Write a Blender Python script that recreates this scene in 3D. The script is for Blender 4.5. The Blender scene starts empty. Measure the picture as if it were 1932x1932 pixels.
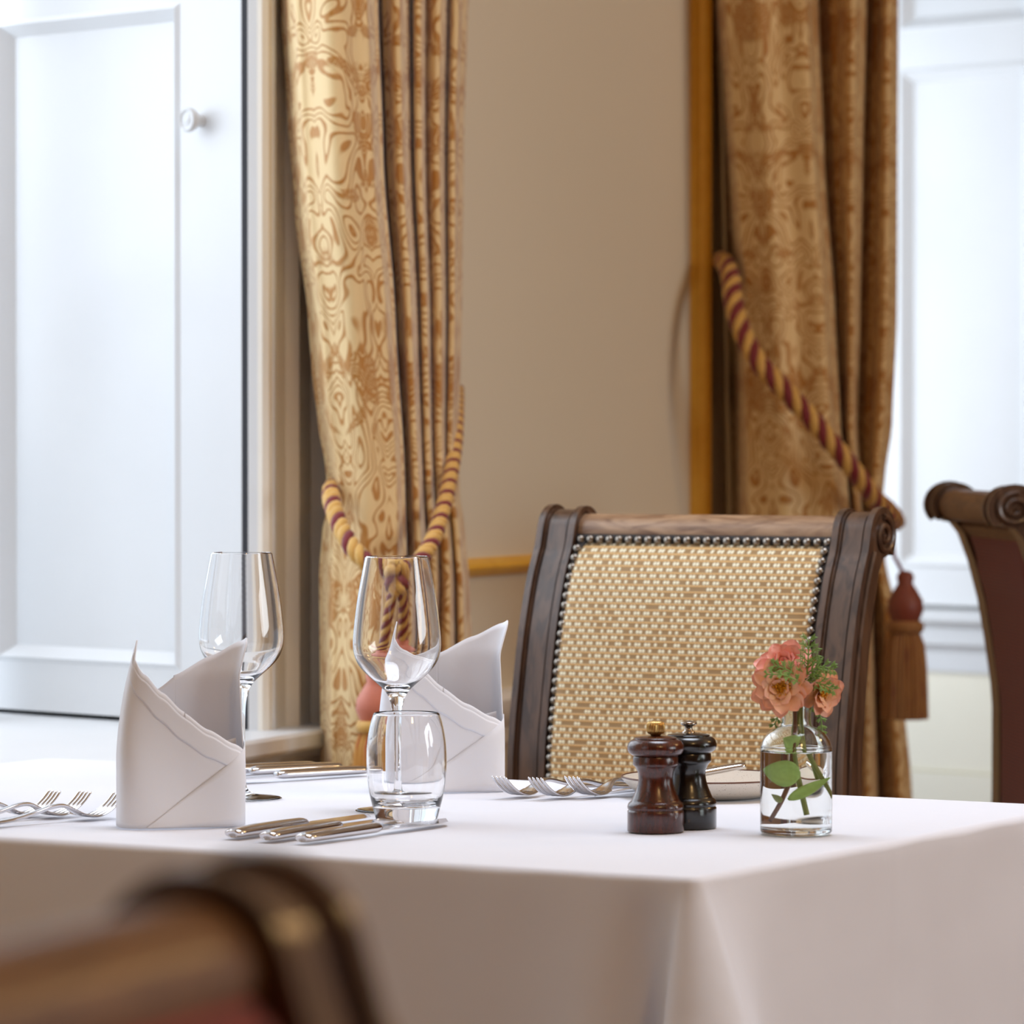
import bpy, math, random
from mathutils import Vector, Matrix, noise
random.seed(7)
PI = math.pi
scn = bpy.context.scene
col = scn.collection

# ------------------------------------------------------------------ camera, light, exposure
F = 8000.0
CAMZ = 1.07
PITCH = math.atan(131.0 / F)
cam_d = bpy.data.cameras.new('camera')
cam = bpy.data.objects.new('camera', cam_d); col.objects.link(cam)
cam.location = (0, 0, CAMZ)
cam.rotation_euler = (PI / 2 - PITCH, 0, 0)
cam_d.sensor_width = 36.0
cam_d.lens = 36.0 * F / 1932.0
cam_d.clip_start = 0.05
cam_d.dof.use_dof = True
cam_d.dof.focus_distance = 3.72
cam_d.dof.aperture_fstop = (cam_d.lens / 1000) / 0.0135
scn.camera = cam

scn.view_settings.view_transform = 'Standard'
scn.view_settings.look = 'None'
scn.view_settings.gamma = 1.0
scn.view_settings.use_curve_mapping = False
scn.view_settings.exposure = 0.32

world = bpy.data.worlds.new('daylight'); scn.world = world
world.use_nodes = True
bg = world.node_tree.nodes['Background']
bg.inputs[0].default_value = (0.75, 0.86, 1.0, 1); bg.inputs[1].default_value = 1.0

# frame of the window wall: x along the wall, y outwards (away from the room)
OX, OY = -0.307, 4.934
WD = Vector((0.3590, 0.9333, 0)).normalized()
WN = Vector((-WD.y, WD.x, 0))
WA = math.atan2(WD.y, WD.x)
WM = Matrix.Translation((OX, OY, 0)) @ Matrix.Rotation(WA, 4, 'Z')

def area(name, s, y, z, w, h, power, color, tilt=0):
    ld = bpy.data.lights.new(name, 'AREA'); ld.shape = 'RECTANGLE'; ld.size = w; ld.size_y = h
    ld.energy = power; ld.color = color
    o = bpy.data.objects.new(name, ld); col.objects.link(o)
    o.location = WM @ Vector((s, y, z))
    d = (-WN if y > 0 else WN) + Vector((0, 0, -tilt))
    o.rotation_euler = d.to_track_quat('-Z', 'Z').to_euler()
    return o
DAY = (0.86, 0.925, 1.0)
area('daylight_window_1', -0.62, 0.80, 1.95, 1.30, 2.3, 19, DAY, .35)
area('daylight_window_2', 3.35, 0.62, 1.45, 1.25, 2.6, 16, DAY)
area('left_front_fill', -3.4, 0.40, 1.75, 1.40, 1.95, 4, DAY)  # unseen window, added for light from the left front
area('right_fill', -0.8, -5.55, 1.75, 1.60, 2.1, 54, (0.92, 0.97, 1.0))  # added fill for the right side, at an unseen opening
ld = bpy.data.lights.new('overhead_fill', 'AREA'); ld.shape = 'DISK'; ld.size = 1.3; ld.energy = 10.5; ld.color = (0.78, 0.86, 1.0); ld.spread = math.radians(95)  # added overhead fill that brightens the tabletop, no fixture modelled
o = bpy.data.objects.new('overhead_fill', ld); col.objects.link(o); o.location = (0.35, 3.9, 3.2)
for i, (s, y) in enumerate(((-3.2, -2.6), (0.6, -3.2))):
    ld = bpy.data.lights.new('warm_fill', 'POINT'); ld.energy = 26; ld.color = (1.0, 0.62, 0.26); ld.shadow_soft_size = 0.16  # added warm ambient fill, no lamp modelled
    o = bpy.data.objects.new('warm_fill', ld); col.objects.link(o); o.location = WM @ Vector((s, y, 2.5))

# ------------------------------------------------------------------ helpers
def ray(px, py):
    x = (px - 966) / F; y = -(py - 966) / F
    return Vector((x, math.cos(PITCH) + y * math.sin(PITCH), -math.sin(PITCH) + y * math.cos(PITCH)))
def at(px, py, Y):
    r = ray(px, py); k = Y / r.y
    return Vector((r.x * k, Y, CAMZ + r.z * k))
def on(px, py, z):
    r = ray(px, py); k = (z - CAMZ) / r.z
    return Vector((r.x * k, r.y * k, z))
def wall_Y(px):
    t = (px - 966) / F; m = WD.y / WD.x
    return (OY * (1 / m) - OX) / (1 / m - t)

class MB:
    def __init__(s): s.v = []; s.f = []; s.mi = []; s.uv = None
    def add(s, vs, fs, mi=0):
        b = len(s.v); s.v += [Vector(p) for p in vs]
        for f in fs: s.f.append([b + i for i in f]); s.mi.append(mi)
        return b
    def box(s, x0, x1, y0, y1, z0, z1, mi=0):
        vs = [(x, y, z) for z in (z0, z1) for y in (y0, y1) for x in (x0, x1)]
        s.add(vs, [(0, 2, 3, 1), (4, 5, 7, 6), (0, 1, 5, 4), (2, 6, 7, 3), (0, 4, 6, 2), (1, 3, 7, 5)], mi)
    def prism(s, poly, a, b, axis='z', mi=0):
        n = len(poly)
        def mk(p, t):
            return {'z': (p[0], p[1], t), 'x': (t, p[0], p[1]), 'y': (p[0], t, p[1])}[axis]
        vs = [mk(p, a) for p in poly] + [mk(p, b) for p in poly]
        fs = [tuple(range(n - 1, -1, -1)), tuple(range(n, 2 * n))] + [(i, (i + 1) % n, n + (i + 1) % n, n + i) for i in range(n)]
        s.add(vs, fs, mi)
    def lathe(s, prof, n=48, c=(0, 0, 0), close=True, mi=0, wob=None):
        vs = []; fs = []; m = len(prof)
        for i, (r, z) in enumerate(prof):
            for k in range(n):
                a = 2 * PI * k / n
                rr = r * (wob(a, z) if wob else 1)
                vs.append((c[0] + rr * math.cos(a), c[1] + rr * math.sin(a), c[2] + z))
        for i in range(m - 1):
            for k in range(n):
                k2 = (k + 1) % n
                fs.append((i * n + k, i * n + k2, (i + 1) * n + k2, (i + 1) * n + k))
        if close:
            if prof[0][0] > 1e-6: fs.append(tuple(range(n - 1, -1, -1)))
            if prof[-1][0] > 1e-6: fs.append(tuple(range((m - 1) * n, m * n)))
        s.add(vs, fs, mi)
    def tube(s, pts, rad, n=8, mi=0, cap=True, flat=None):
        pts = [Vector(p) for p in pts]; m = len(pts)
        if not hasattr(rad, '__len__'): rad = [rad] * m
        vs = []; fs = []; ref = None
        for i, p in enumerate(pts):
            t = (pts[min(i + 1, m - 1)] - pts[max(i - 1, 0)])
            if t.length < 1e-9: t = Vector((0, 0, 1))
            t.normalize()
            if ref is None: ref = t.orthogonal().normalized() if flat is None else Vector(flat)
            a = (ref - t * ref.dot(t)).normalized(); b = t.cross(a)
            if flat is None: ref = a
            r = rad[i]
            ra, rb = (r, r) if not hasattr(r, '__len__') else r
            for k in range(n):
                an = 2 * PI * k / n
                vs.append(p + a * (ra * math.cos(an)) + b * (rb * math.sin(an)))
        for i in range(m - 1):
            for k in range(n):
                k2 = (k + 1) % n
                fs.append((i * n + k, i * n + k2, (i + 1) * n + k2, (i + 1) * n + k))
        if cap: fs += [tuple(range(n - 1, -1, -1)), tuple(range((m - 1) * n, m * n))]
        s.add(vs, fs, mi)
    def grid(s, rows, mi=0, uv=None, loop=False):
        nr = len(rows); nc = len(rows[0])
        fs = []
        for i in range(nr - 1):
            for j in range(nc if loop else nc - 1):
                j2 = (j + 1) % nc
                fs.append((i * nc + j, i * nc + j2, (i + 1) * nc + j2, (i + 1) * nc + j))
        s.add([p for r in rows for p in r], fs, mi)
        if uv is not None: s.uv = (s.uv or []) + [q for r in uv for q in r]
    def build(s, name, mats, parent=None, smooth=35, M=None, solid=0, subd=0, bevel=0):
        me = bpy.data.meshes.new(name)
        me.from_pydata([tuple(p) for p in s.v], [], s.f)
        if not isinstance(mats, (list, tuple)): mats = [mats]
        for m in mats: me.materials.append(m)
        me.polygons.foreach_set('material_index', s.mi)
        if s.uv:
            ul = me.uv_layers.new(name='UVMap')
            for l in me.loops: ul.data[l.index].uv = s.uv[l.vertex_index]
        if smooth:
            me.polygons.foreach_set('use_smooth', [True] * len(me.polygons))
            if smooth < 180: me.set_sharp_from_angle(angle=math.radians(smooth))
        me.update()
        o = bpy.data.objects.new(name, me); col.objects.link(o)
        if parent: o.parent = parent
        if M is not None: o.matrix_local = M
        if solid:
            md = o.modifiers.new('thickness', 'SOLIDIFY'); md.thickness = solid; md.offset = 0
        if bevel:
            md = o.modifiers.new('bevel', 'BEVEL'); md.width = bevel; md.segments = 2; md.limit_method = 'ANGLE'; md.angle_limit = 0.6
        if subd:
            md = o.modifiers.new('smooth', 'SUBSURF'); md.levels = subd; md.render_levels = subd
        return o
def tag(o, label=None, cat=None, group=None, kind=None):
    if label: o['label'] = label
    if cat: o['category'] = cat
    if group: o['group'] = group
    if kind: o['kind'] = kind
    return o
def empty(name, loc=(0, 0, 0), rz=0, label=None, cat=None, group=None, M=None):
    o = bpy.data.objects.new(name, None); col.objects.link(o); o.empty_display_size = 0.02
    if M is not None: o.matrix_world = M
    else: o.location = loc; o.rotation_euler = (0, 0, rz)
    return tag(o, label, cat, group)
def copy_tree(o, parent=None):
    kids = [c for c in bpy.data.objects if c.parent == o]
    c = o.copy(); col.objects.link(c)
    if parent: c.parent = parent
    for k in kids: copy_tree(k, c)
    return c
def catmull(P, n=10):
    P = [Vector(p) for p in P]; out = []
    for i in range(len(P) - 1):
        p0 = P[max(i - 1, 0)]; p1 = P[i]; p2 = P[i + 1]; p3 = P[min(i + 2, len(P) - 1)]
        for k in range(n):
            t = k / n
            out.append(0.5 * ((2 * p1) + (p2 - p0) * t + (2 * p0 - 5 * p1 + 4 * p2 - p3) * t * t + (3 * p1 - p0 - 3 * p2 + p3) * t ** 3))
    out.append(P[-1].copy()); return out
def lerp_tab(tab, x):
    if x <= tab[0][0]: return tab[0][1]
    for (a, va), (b, vb) in zip(tab, tab[1:]):
        if x <= b:
            t = (x - a) / (b - a); t = t * t * (3 - 2 * t) * 0.5 + t * 0.5
            return va + (vb - va) * t
    return tab[-1][1]

# ------------------------------------------------------------------ materials
def srgb(r, g, b):
    f = lambda c: (c / 255 / 12.92) if c / 255 <= 0.04045 else ((c / 255 + 0.055) / 1.055) ** 2.4
    return (f(r), f(g), f(b), 1)
class NT:
    def __init__(s, name):
        s.m = bpy.data.materials.new(name); s.m.use_nodes = True
        s.t = s.m.node_tree; s.b = s.t.nodes['Principled BSDF']; s.out = s.t.nodes['Material Output']
    def n(s, kind, **kw):
        nd = s.t.nodes.new(kind)
        for k, v in kw.items():
            if k.startswith('_'): setattr(nd, k[1:], v)
        return nd
    def link(s, a, b): s.t.links.new(a, b)
    def math(s, op, a, b=None, c=None, clamp=False):
        nd = s.t.nodes.new('ShaderNodeMath'); nd.operation = op; nd.use_clamp = clamp
        for i, v in enumerate((a, b, c)):
            if v is None: continue
            if isinstance(v, (int, float)): nd.inputs[i].default_value = v
            else: s.link(v, nd.inputs[i])
        return nd.outputs[0]
    def smooth(s, v, lo, hi):
        nd = s.t.nodes.new('ShaderNodeMapRange'); nd.interpolation_type = 'SMOOTHSTEP'
        s.link(v, nd.inputs[0]); nd.inputs[1].default_value = lo; nd.inputs[2].default_value = hi
        return nd.outputs[0]
    def mix(s, f, a, b):
        nd = s.t.nodes.new('ShaderNodeMix'); nd.data_type = 'RGBA'
        if isinstance(f, (int, float)): nd.inputs[0].default_value = f
        else: s.link(f, nd.inputs[0])
        for v, i in ((a, 6), (b, 7)):
            if isinstance(v, tuple): nd.inputs[i].default_value = v
            else: s.link(v, nd.inputs[i])
        return nd.outputs[2]
    def noise(s, vec, scale, detail=2, dist=0, dim='3D', rough=.5):
        nd = s.t.nodes.new('ShaderNodeTexNoise'); nd.noise_dimensions = dim
        nd.inputs['Scale'].default_value = scale; nd.inputs['Detail'].default_value = detail
        nd.inputs['Distortion'].default_value = dist; nd.inputs['Roughness'].default_value = rough
        if vec is not None: s.link(vec, nd.inputs['Vector'])
        return nd.outputs[0]
    def bump(s, h, dist, strength=1.0):
        nd = s.t.nodes.new('ShaderNodeBump'); nd.inputs['Distance'].default_value = dist; nd.inputs['Strength'].default_value = strength
        s.link(h, nd.inputs['Height']); s.link(nd.outputs[0], s.b.inputs['Normal'])
    def obj(s): return s.t.nodes.new('ShaderNodeTexCoord').outputs['Object']
    def uvc(s): return s.t.nodes.new('ShaderNodeTexCoord').outputs['UV']
    def xyz(s, v):
        nd = s.t.nodes.new('ShaderNodeSeparateXYZ'); s.link(v, nd.inputs[0]); return nd.outputs
    def comb(s, x, y, z=0):
        nd = s.t.nodes.new('ShaderNodeCombineXYZ')
        for i, v in enumerate((x, y, z)):
            if isinstance(v, (int, float)): nd.inputs[i].default_value = v
            else: s.link(v, nd.inputs[i])
        return nd.outputs[0]
    def scale(s, v, k):
        nd = s.t.nodes.new('ShaderNodeMapping'); nd.inputs['Scale'].default_value = k; s.link(v, nd.inputs[0]); return nd.outputs[0]
    def set(s, **kw):
        for k, v in kw.items():
            s.b.inputs[{'rough': 'Roughness', 'metal': 'Metallic', 'trans': 'Transmission Weight', 'ior': 'IOR', 'color': 'Base Color', 'sheen': 'Sheen Weight', 'coat': 'Coat Weight', 'spec': 'Specular IOR Level', 'sss': 'Subsurface Weight'}[k]].default_value = v
        return s
def paint(name, c, rough=.5, var=.04, sc=6, **kw):
    m = NT(name); v = m.noise(m.obj(), sc, 3)
    a = tuple(x * (1 - var) for x in c[:3]) + (1,); b = tuple(min(1, x * (1 + var)) for x in c[:3]) + (1,)
    m.link(m.mix(v, a, b), m.b.inputs['Base Color']); m.set(rough=rough, **kw)
    return m.m
M_white = paint('white_paint', srgb(221, 222, 223), .38)
M_arch = paint('architrave_paint', srgb(240, 234, 222), .4)
M_cream = paint('cream_paint', srgb(246, 241, 222), .5)
M_dark = paint('gap_shade', (0.02, 0.02, 0.025, 1), .8)  # black stands in for shade in the gap beside the shutter
def wall_mat():
    m = NT('beige_wall_paint'); v = m.noise(m.obj(), 1.5, 3); f = m.noise(m.obj(), 260, 3)
    m.link(m.mix(v, srgb(224, 213, 190), srgb(228, 217, 196)), m.b.inputs['Base Color'])
    m.bump(f, .0006, .5); m.set(rough=.75); return m.m
M_wall = wall_mat()
def gilt_mat():
    m = NT('gilt_moulding'); v = m.noise(m.obj(), 35, 4)
    m.link(m.mix(v, srgb(222, 160, 40), srgb(244, 192, 76)), m.b.inputs['Base Color'])
    m.bump(v, .001, .4); m.set(rough=.4, metal=.05); return m.m
M_gilt = gilt_mat()
def wood_mat(name, c1, c2, rough=.32, sc=(14, 14, 2), coat=.3):
    m = NT(name); v = m.noise(m.scale(m.obj(), sc), 6, 5, 1.2)
    m.link(m.mix(m.smooth(v, .3, .7), c1, c2), m.b.inputs['Base Color'])
    m.bump(v, .0006, .3); m.set(rough=rough, coat=coat); m.b.inputs['Coat Roughness'].default_value = .2
    return m.m
M_wood = wood_mat('walnut_frame', srgb(62, 42, 30), srgb(96, 70, 52), .36, (14, 14, 2), .4)
M_crest = wood_mat('worn_sheen_wood', srgb(118, 84, 58), srgb(172, 138, 106), .4, (3, 14, 14))  # worn wood, with its pale reflection also put into the colour
M_crest2 = wood_mat('brown_crest_wood', srgb(92, 60, 34), srgb(122, 86, 52), .5, (3, 14, 14), .15)
M_mill1 = wood_mat('mahogany_stained_wood', srgb(50, 16, 9), srgb(84, 32, 15), .25, (30, 30, 5), .5)
M_mill2 = wood_mat('black_stained_wood', srgb(9, 7, 8), srgb(22, 16, 15), .22, (10, 10, 30), .6)
M_floorwood = paint('brown_carpet', srgb(112, 66, 28), .95, .2, 90)
M_ceil = paint('ceiling_paint', srgb(225, 212, 190), .9)
M_roomwall = paint('room_wall_paint', srgb(184, 136, 84), .8)
def fabric_cloth(name, c, bump=.00012):
    m = NT(name); x = m.xyz(m.obj())
    w = m.math('ADD', m.math('SINE', m.math('MULTIPLY', x[0], 5200)), m.math('SINE', m.math('MULTIPLY', x[1], 5200)))
    big = m.noise(m.obj(), 5, 3)
    a = tuple(k * .97 for k in c[:3]) + (1,)
    m.link(m.mix(big, a, c), m.b.inputs['Base Color'])
    h = m.noise(m.obj(), 9, 4, .6)
    m.bump(h, .006, .25)
    m.set(rough=.85, sheen=.15); return m.m
M_cloth = fabric_cloth('white_linen', srgb(232, 234, 242))
M_napkin = fabric_cloth('white_napkin_linen', srgb(236, 237, 243))
def damask():
    m = NT('gold_damask'); x = m.xyz(m.uvc())
    uu = m.math('PINGPONG', x[0], .085); vv = x[1]
    base = m.comb(uu, vv)
    w1 = m.noise(base, 11, 1)
    # scroll outlines: level sets of smooth noise in mirrored coordinates
    n1 = m.noise(m.comb(m.math('MULTIPLY', uu, 1.5), vv), 13, .4, 1.1)
    lines = m.math('ABSOLUTE', m.math('SINE', m.math('MULTIPLY', n1, 32)))
    lines = m.smooth(lines, .62, .30)
    n2 = m.noise(m.comb(uu, m.math('ADD', vv, 3.7)), 17, 1.2, .8)
    blob = m.smooth(n2, .56, .60)
    n3 = m.noise(m.comb(m.math('MULTIPLY', uu, 2.2), m.math('MULTIPLY', vv, 1.0)), 9, 0, 2.2)
    hole = m.smooth(m.math('ABSOLUTE', m.math('SINE', m.math('MULTIPLY', n3, 60))), .25, .5)
    k = m.math('MAXIMUM', lines, m.math('MULTIPLY', blob, hole), clamp=True)
    soft = m.noise(m.scale(m.uvc(), (60, 8, 1)), 5, 3)
    k2 = m.math('MULTIPLY', k, m.math('ADD', m.math('MULTIPLY', soft, .6), .62), clamp=True)
    m.link(m.mix(k2, srgb(228, 198, 144), srgb(178, 118, 40)), m.b.inputs['Base Color'])
    m.bump(k, .0008, .5); m.set(rough=.62, sheen=.35); m.b.inputs['Sheen Roughness'].default_value = .4
    return m.m
M_damask = damask()
M_lining = paint('curtain_lining', srgb(196, 176, 142), .9)
def weave():
    m = NT('woven_gold_upholstery'); x = m.xyz(m.uvc())
    u, v = x[0], x[1]
    rp = .0066; cp = .0040
    vr = m.math('DIVIDE', v, rp); row = m.math('FLOOR', vr); fv = m.math('SUBTRACT', m.math('FRACT', vr), .5)
    us = m.math('ADD', m.math('DIVIDE', u, cp), m.math('MULTIPLY', row, 1.5))
    colm = m.math('FLOOR', us); fu = m.math('SUBTRACT', m.math('FRACT', us), .5)
    pair = m.math('FLOOR', m.math('DIVIDE', us, 3.0)); third = m.math('SUBTRACT', colm, m.math('MULTIPLY', pair, 3.0))
    wn = m.n('ShaderNodeTexWhiteNoise'); wn.noise_dimensions = '3D'; m.link(m.comb(pair, row, 1), wn.inputs['Vector'])
    w2 = m.n('ShaderNodeTexWhiteNoise'); w2.noise_dimensions = '3D'; m.link(m.comb(colm, row, 5), w2.inputs['Vector'])
    present = m.math('MULTIPLY', m.math('LESS_THAN', third, 1.6), m.math('GREATER_THAN', w2.outputs[0], .14))
    r = m.math('SQRT', m.math('ADD', m.math('POWER', m.math('MULTIPLY', fu, .92), 2), m.math('POWER', m.math('MULTIPLY', fv, 1.45), 2)))
    dot = m.math('MULTIPLY', m.smooth(r, .50, .34), present)
    band = m.smooth(m.math('ABSOLUTE', fv), .28, .44)
    ground = m.mix(band, srgb(158, 126, 82), srgb(222, 178, 114))
    m.link(m.mix(dot, ground, srgb(254, 246, 214)), m.b.inputs['Base Color'])
    h = m.math('ADD', dot, m.math('MULTIPLY', band, .6)); m.bump(h, .0012, .8)
    m.set(rough=.55, sheen=.1); return m.m
M_weave = weave()
def redfab():
    m = NT('dark_red_ribbed_upholstery'); x = m.xyz(m.obj())
    w = m.math('SINE', m.math('MULTIPLY', x[2], 1400))
    m.link(m.mix(m.math('MULTIPLY_ADD', w, .5, .5), srgb(72, 9, 5), srgb(132, 26, 14)), m.b.inputs['Base Color'])
    m.bump(w, .0006, .6); m.set(rough=.8, sheen=.2); return m.m
M_red = redfab()
def metal(name, c, rough=.18):
    m = NT(name); v = m.noise(m.obj(), 40, 2)
    m.link(m.mix(v, tuple(k * .93 for k in c[:3]) + (1,), c), m.b.inputs['Base Color']); m.set(rough=rough, metal=1.0); return m.m
M_steel = metal('polished_steel', srgb(222, 220, 222), .13)
M_nail = metal('pewter_nail', srgb(150, 142, 132), .22)
M_nailbase = paint('dark_gimp', srgb(30, 24, 24), .6)
M_brass = metal('brass', srgb(206, 170, 108), .34)
M_nickel = metal('aged_nickel', srgb(170, 160, 148), .2)
def glass(name, c=(1, 1, 1, 1), ior=1.5):
    m = NT(name); m.set(color=c, rough=0.0, trans=1.0, ior=ior); return m.m
M_glass = glass('clear_glass')
M_bottle = glass('faintly_green_glass', (0.955, 0.985, 0.965, 1))
M_wat_side = glass('water_in_glass', (1, 1, 1, 1), 1.333 / 1.5)
M_wat_top = glass('water_surface', (1, 1, 1, 1), 1.333)
def petal_mat(name, c1, c2, c3):
    m = NT(name); x = m.xyz(m.uvc())
    st = m.noise(m.comb(m.math('MULTIPLY', x[0], 30), x[1]), 3, 2)
    a = m.mix(m.smooth(x[1], 0, .45), c1, c2); b = m.mix(m.smooth(m.math('ADD', x[1], m.math('MULTIPLY', st, .4)), .6, 1.2), a, c3)
    m.link(b, m.b.inputs['Base Color']); m.set(rough=.6, sss=.35); m.b.inputs['Subsurface Scale'].default_value = .003
    m.b.inputs['Subsurface Radius'].default_value = (1, .7, .5); return m.m
M_pet_o = petal_mat('orange_petal', srgb(252, 196, 90), srgb(254, 206, 160), srgb(252, 188, 162))
M_pet_p = petal_mat('pink_petal', srgb(252, 186, 140), srgb(250, 160, 142), srgb(252, 188, 176))
M_pollen = paint('golden_stamens', srgb(224, 160, 24), .8, .35, 900)
M_leaf = paint('green_leaf', srgb(178, 216, 120), .5, .15, 300)
M_fern = paint('feathery_green', srgb(130, 168, 84), .6, .2, 300)
M_stem = paint('green_stem', srgb(150, 160, 90), .5, .15, 120)
M_stemb = paint('brown_stem', srgb(128, 84, 58), .5, .15, 120)
def plate_mat():
    m = NT('speckled_stoneware'); v = m.noise(m.obj(), 900, 2)
    m.link(m.mix(m.smooth(v, .66, .72), srgb(214, 204, 190), srgb(120, 96, 76)), m.b.inputs['Base Color']); m.set(rough=.3); return m.m
M_plate = plate_mat()
M_rim = paint('brown_glaze_rim', srgb(96, 58, 38), .35)
M_ropeg = paint('gold_cord', srgb(214, 168, 84), .6, .15, 400, sheen=.3)
M_roper = paint('maroon_cord', srgb(120, 14, 26), .6, .15, 400, sheen=.3)
def fringe_mat(name, c1, c2, c3):
    m = NT(name); x = m.xyz(m.uvc())
    v = m.noise(m.comb(m.math('MULTIPLY', x[0], 40), m.math('MULTIPLY', x[1], 1.2)), 1.6, 3)
    a = m.mix(m.smooth(v, .35, .5), c1, c2); b = m.mix(m.smooth(v, .56, .66), a, c3)
    m.link(b, m.b.inputs['Base Color']); m.set(rough=.7, sheen=.2); return m.m
M_fr1 = fringe_mat('gold_and_pink_fringe', srgb(220, 178, 104), srgb(206, 150, 72), srgb(196, 92, 76))
M_fr2 = fringe_mat('russet_fringe', srgb(164, 118, 60), srgb(146, 98, 48), srgb(120, 62, 36))
M_tas1 = paint('coral_silk', srgb(208, 122, 98), .5, .1, 200, sheen=.3)
M_tas2 = paint('brick_silk', srgb(124, 54, 34), .5, .1, 200, sheen=.3)

# ------------------------------------------------------------------ the room
Z0, ZC = 0.0, 3.3
SILL = 0.735
def struct(name, mb, mat, M=None, **kw):
    o = mb.build(name, mat, None, M=M, **kw); o['kind'] = 'structure'; return o
SA, SB, DEEP = -7.0, 6.0, -6.2        # room extent in the wall frame
b = MB(); b.box(SA, SB, DEEP, 1.2, -.1, 0); struct('floor', b, M_floorwood, WM, smooth=0)
b = MB(); b.box(SA, SB, DEEP, 1.2, ZC, ZC + .1); struct('ceiling', b, M_ceil, WM, smooth=0)
W1 = (-1.30, 0.0); W2 = (2.62, 3.80); W3 = (-4.3, -2.5)
TOPZ = 2.85
b = MB()
TH = .12
for s0, s1 in ((SA, W3[0]), (W3[1], W1[0])): b.box(s0, s1, 0, TH, 0, ZC)
for s0, s1 in ((W1[1], W2[0]), (W2[1], SB)): b.prism([(s0 + .003, 0), (s1, 0), (s1, TH), (s0 + .085, TH), (s0 + .085, .03), (s0 + .012, .02)], 0, ZC, 'z')
for s0, s1 in (W1, W2, W3): b.box(s0, s1 + .003, 0, TH, TOPZ, ZC)
b.box(W1[0], W1[1] + .003, 0, TH, 0, SILL - .045)
b.box(W3[0], W3[1], 0, TH, 0, SILL - .045)
struct('wall_left', b, M_wall, WM, smooth=0)
b = MB(); b.box(SB, SB + .1, DEEP, 1.2, 0, ZC); struct('wall_far', b, M_roomwall, WM, smooth=0)
b = MB(); b.box(SA - .1, SA, DEEP, 1.2, 0, ZC); struct('wall_near', b, M_roomwall, WM, smooth=0)
b = MB()
for q in ((SA, -1.7, 0, ZC), (.1, SB, 0, ZC), (-1.7, .1, 0, .65), (-1.7, .1, 2.85, ZC)): b.box(q[0], q[1], DEEP - .1, DEEP, q[2], q[3])  # opening placed to suit the added right side fill
struct('wall_right', b, M_roomwall, WM, smooth=0)

# leaf direction (the splayed shutters)
LD = Vector((-0.725, 0.689, 0)).normalized(); LA = math.atan2(LD.y, LD.x)
def leaf_frame(s):  # at wall coordinate s
    p = WM @ Vector((s, 0, 0)); return Matrix.Translation(p) @ Matrix.Rotation(LA, 4, 'Z')
def leaf_s(M, px):
    o = M.translation; t = (px - 966) / F
    # o + s*LD on ray X = t*Y
    return (t * o.y - o.x) / (LD.x - t * LD.y)
def leaf_z(M, px, py):
    s = leaf_s(M, px); Y = (M.translation + LD * s).y; return at(px, py, Y).z

def panel_leaf(b, x0, x1, z0, z1, openings, th=.035, rec=.013, bev=.020):
    """leaf with recessed bevelled panels; +y faces the room"""
    for (ox0, ox1) in [openings[0][:2]]:
        b.box(x0, ox0, -th, 0, z0, z1); b.box(ox1, x1, -th, 0, z0, z1)
    zs = sorted([(o[2], o[3]) for o in openings]); cur = z0
    for (a, c) in zs: b.box(ox0, ox1, -th, 0, cur, a); cur = c
    b.box(ox0, ox1, -th, 0, cur, z1)
    for (ax, bx, az, bz) in openings:
        O = [(ax, 0, az), (bx, 0, az), (bx, 0, bz), (ax, 0, bz)]
        A = [(ax + .006, .004, az + .006), (bx - .006, .004, az + .006), (bx - .006, .004, bz - .006), (ax + .006, .004, bz - .006)]
        I = [(ax + bev, -rec, az + bev), (bx - bev, -rec, az + bev), (bx - bev, -rec, bz - bev), (ax + bev, -rec, bz - bev)]
        vs = O + A + I
        fs = []
        for r in (0, 4):
            for k in range(4): fs.append((r + k, r + (k + 1) % 4, r + 4 + (k + 1) % 4, r + 4 + k))
        fs.append((8, 9, 10, 11)); b.add(vs, fs)

# window 1 : shutter leaf on the left
M1 = leaf_frame(0.0); 
e = lambda px: leaf_s(M1, px)
xr0 = e(456); ox0 = e(341); ox1 = e(-4); x1 = ox1 + .10
sh = empty('window_shutter', M=M1, label='white panelled shutter leaf with small round knob, left of the gold curtains', cat='shutter')
zb = leaf_z(M1, 110, 1344)
oz0, oz1 = leaf_z(M1, 300, 1262), leaf_z(M1, 330, 6)
b = MB(); panel_leaf(b, xr0, x1, zb, 2.8, [(ox0, ox1, oz0, oz1), (ox0, ox1, oz1 + .09, 2.7)])
b.build('panel', M_white, sh, smooth=30)
b = MB(); b.lathe([(.0075, 0), (.0075, .012), (.0125, .014), (.0145, .018), (.0145, .022), (.0125, .0245), (.0105, .024), (.0095, .0225), (.006, .0225), (.005, .0235), (0, .0238)], 32)
kz = leaf_z(M1, 381, 228)
b.build('knob', M_white, sh, M=Matrix.Translation((e(381) , 0, kz)) @ Matrix.Rotation(-PI / 2, 4, 'X'), smooth=50)
# black strip and backing behind the leaf, the gap's shade put in as colour
b = MB(); b.box(.0, xr0 + .01, -.002, -.0005, SILL - .0, 2.85); b.box(.06, x1 + .12, -.085, -.05, SILL - .04, 2.85); struct('trim_1', b, M_dark, M1, smooth=0)
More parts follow.
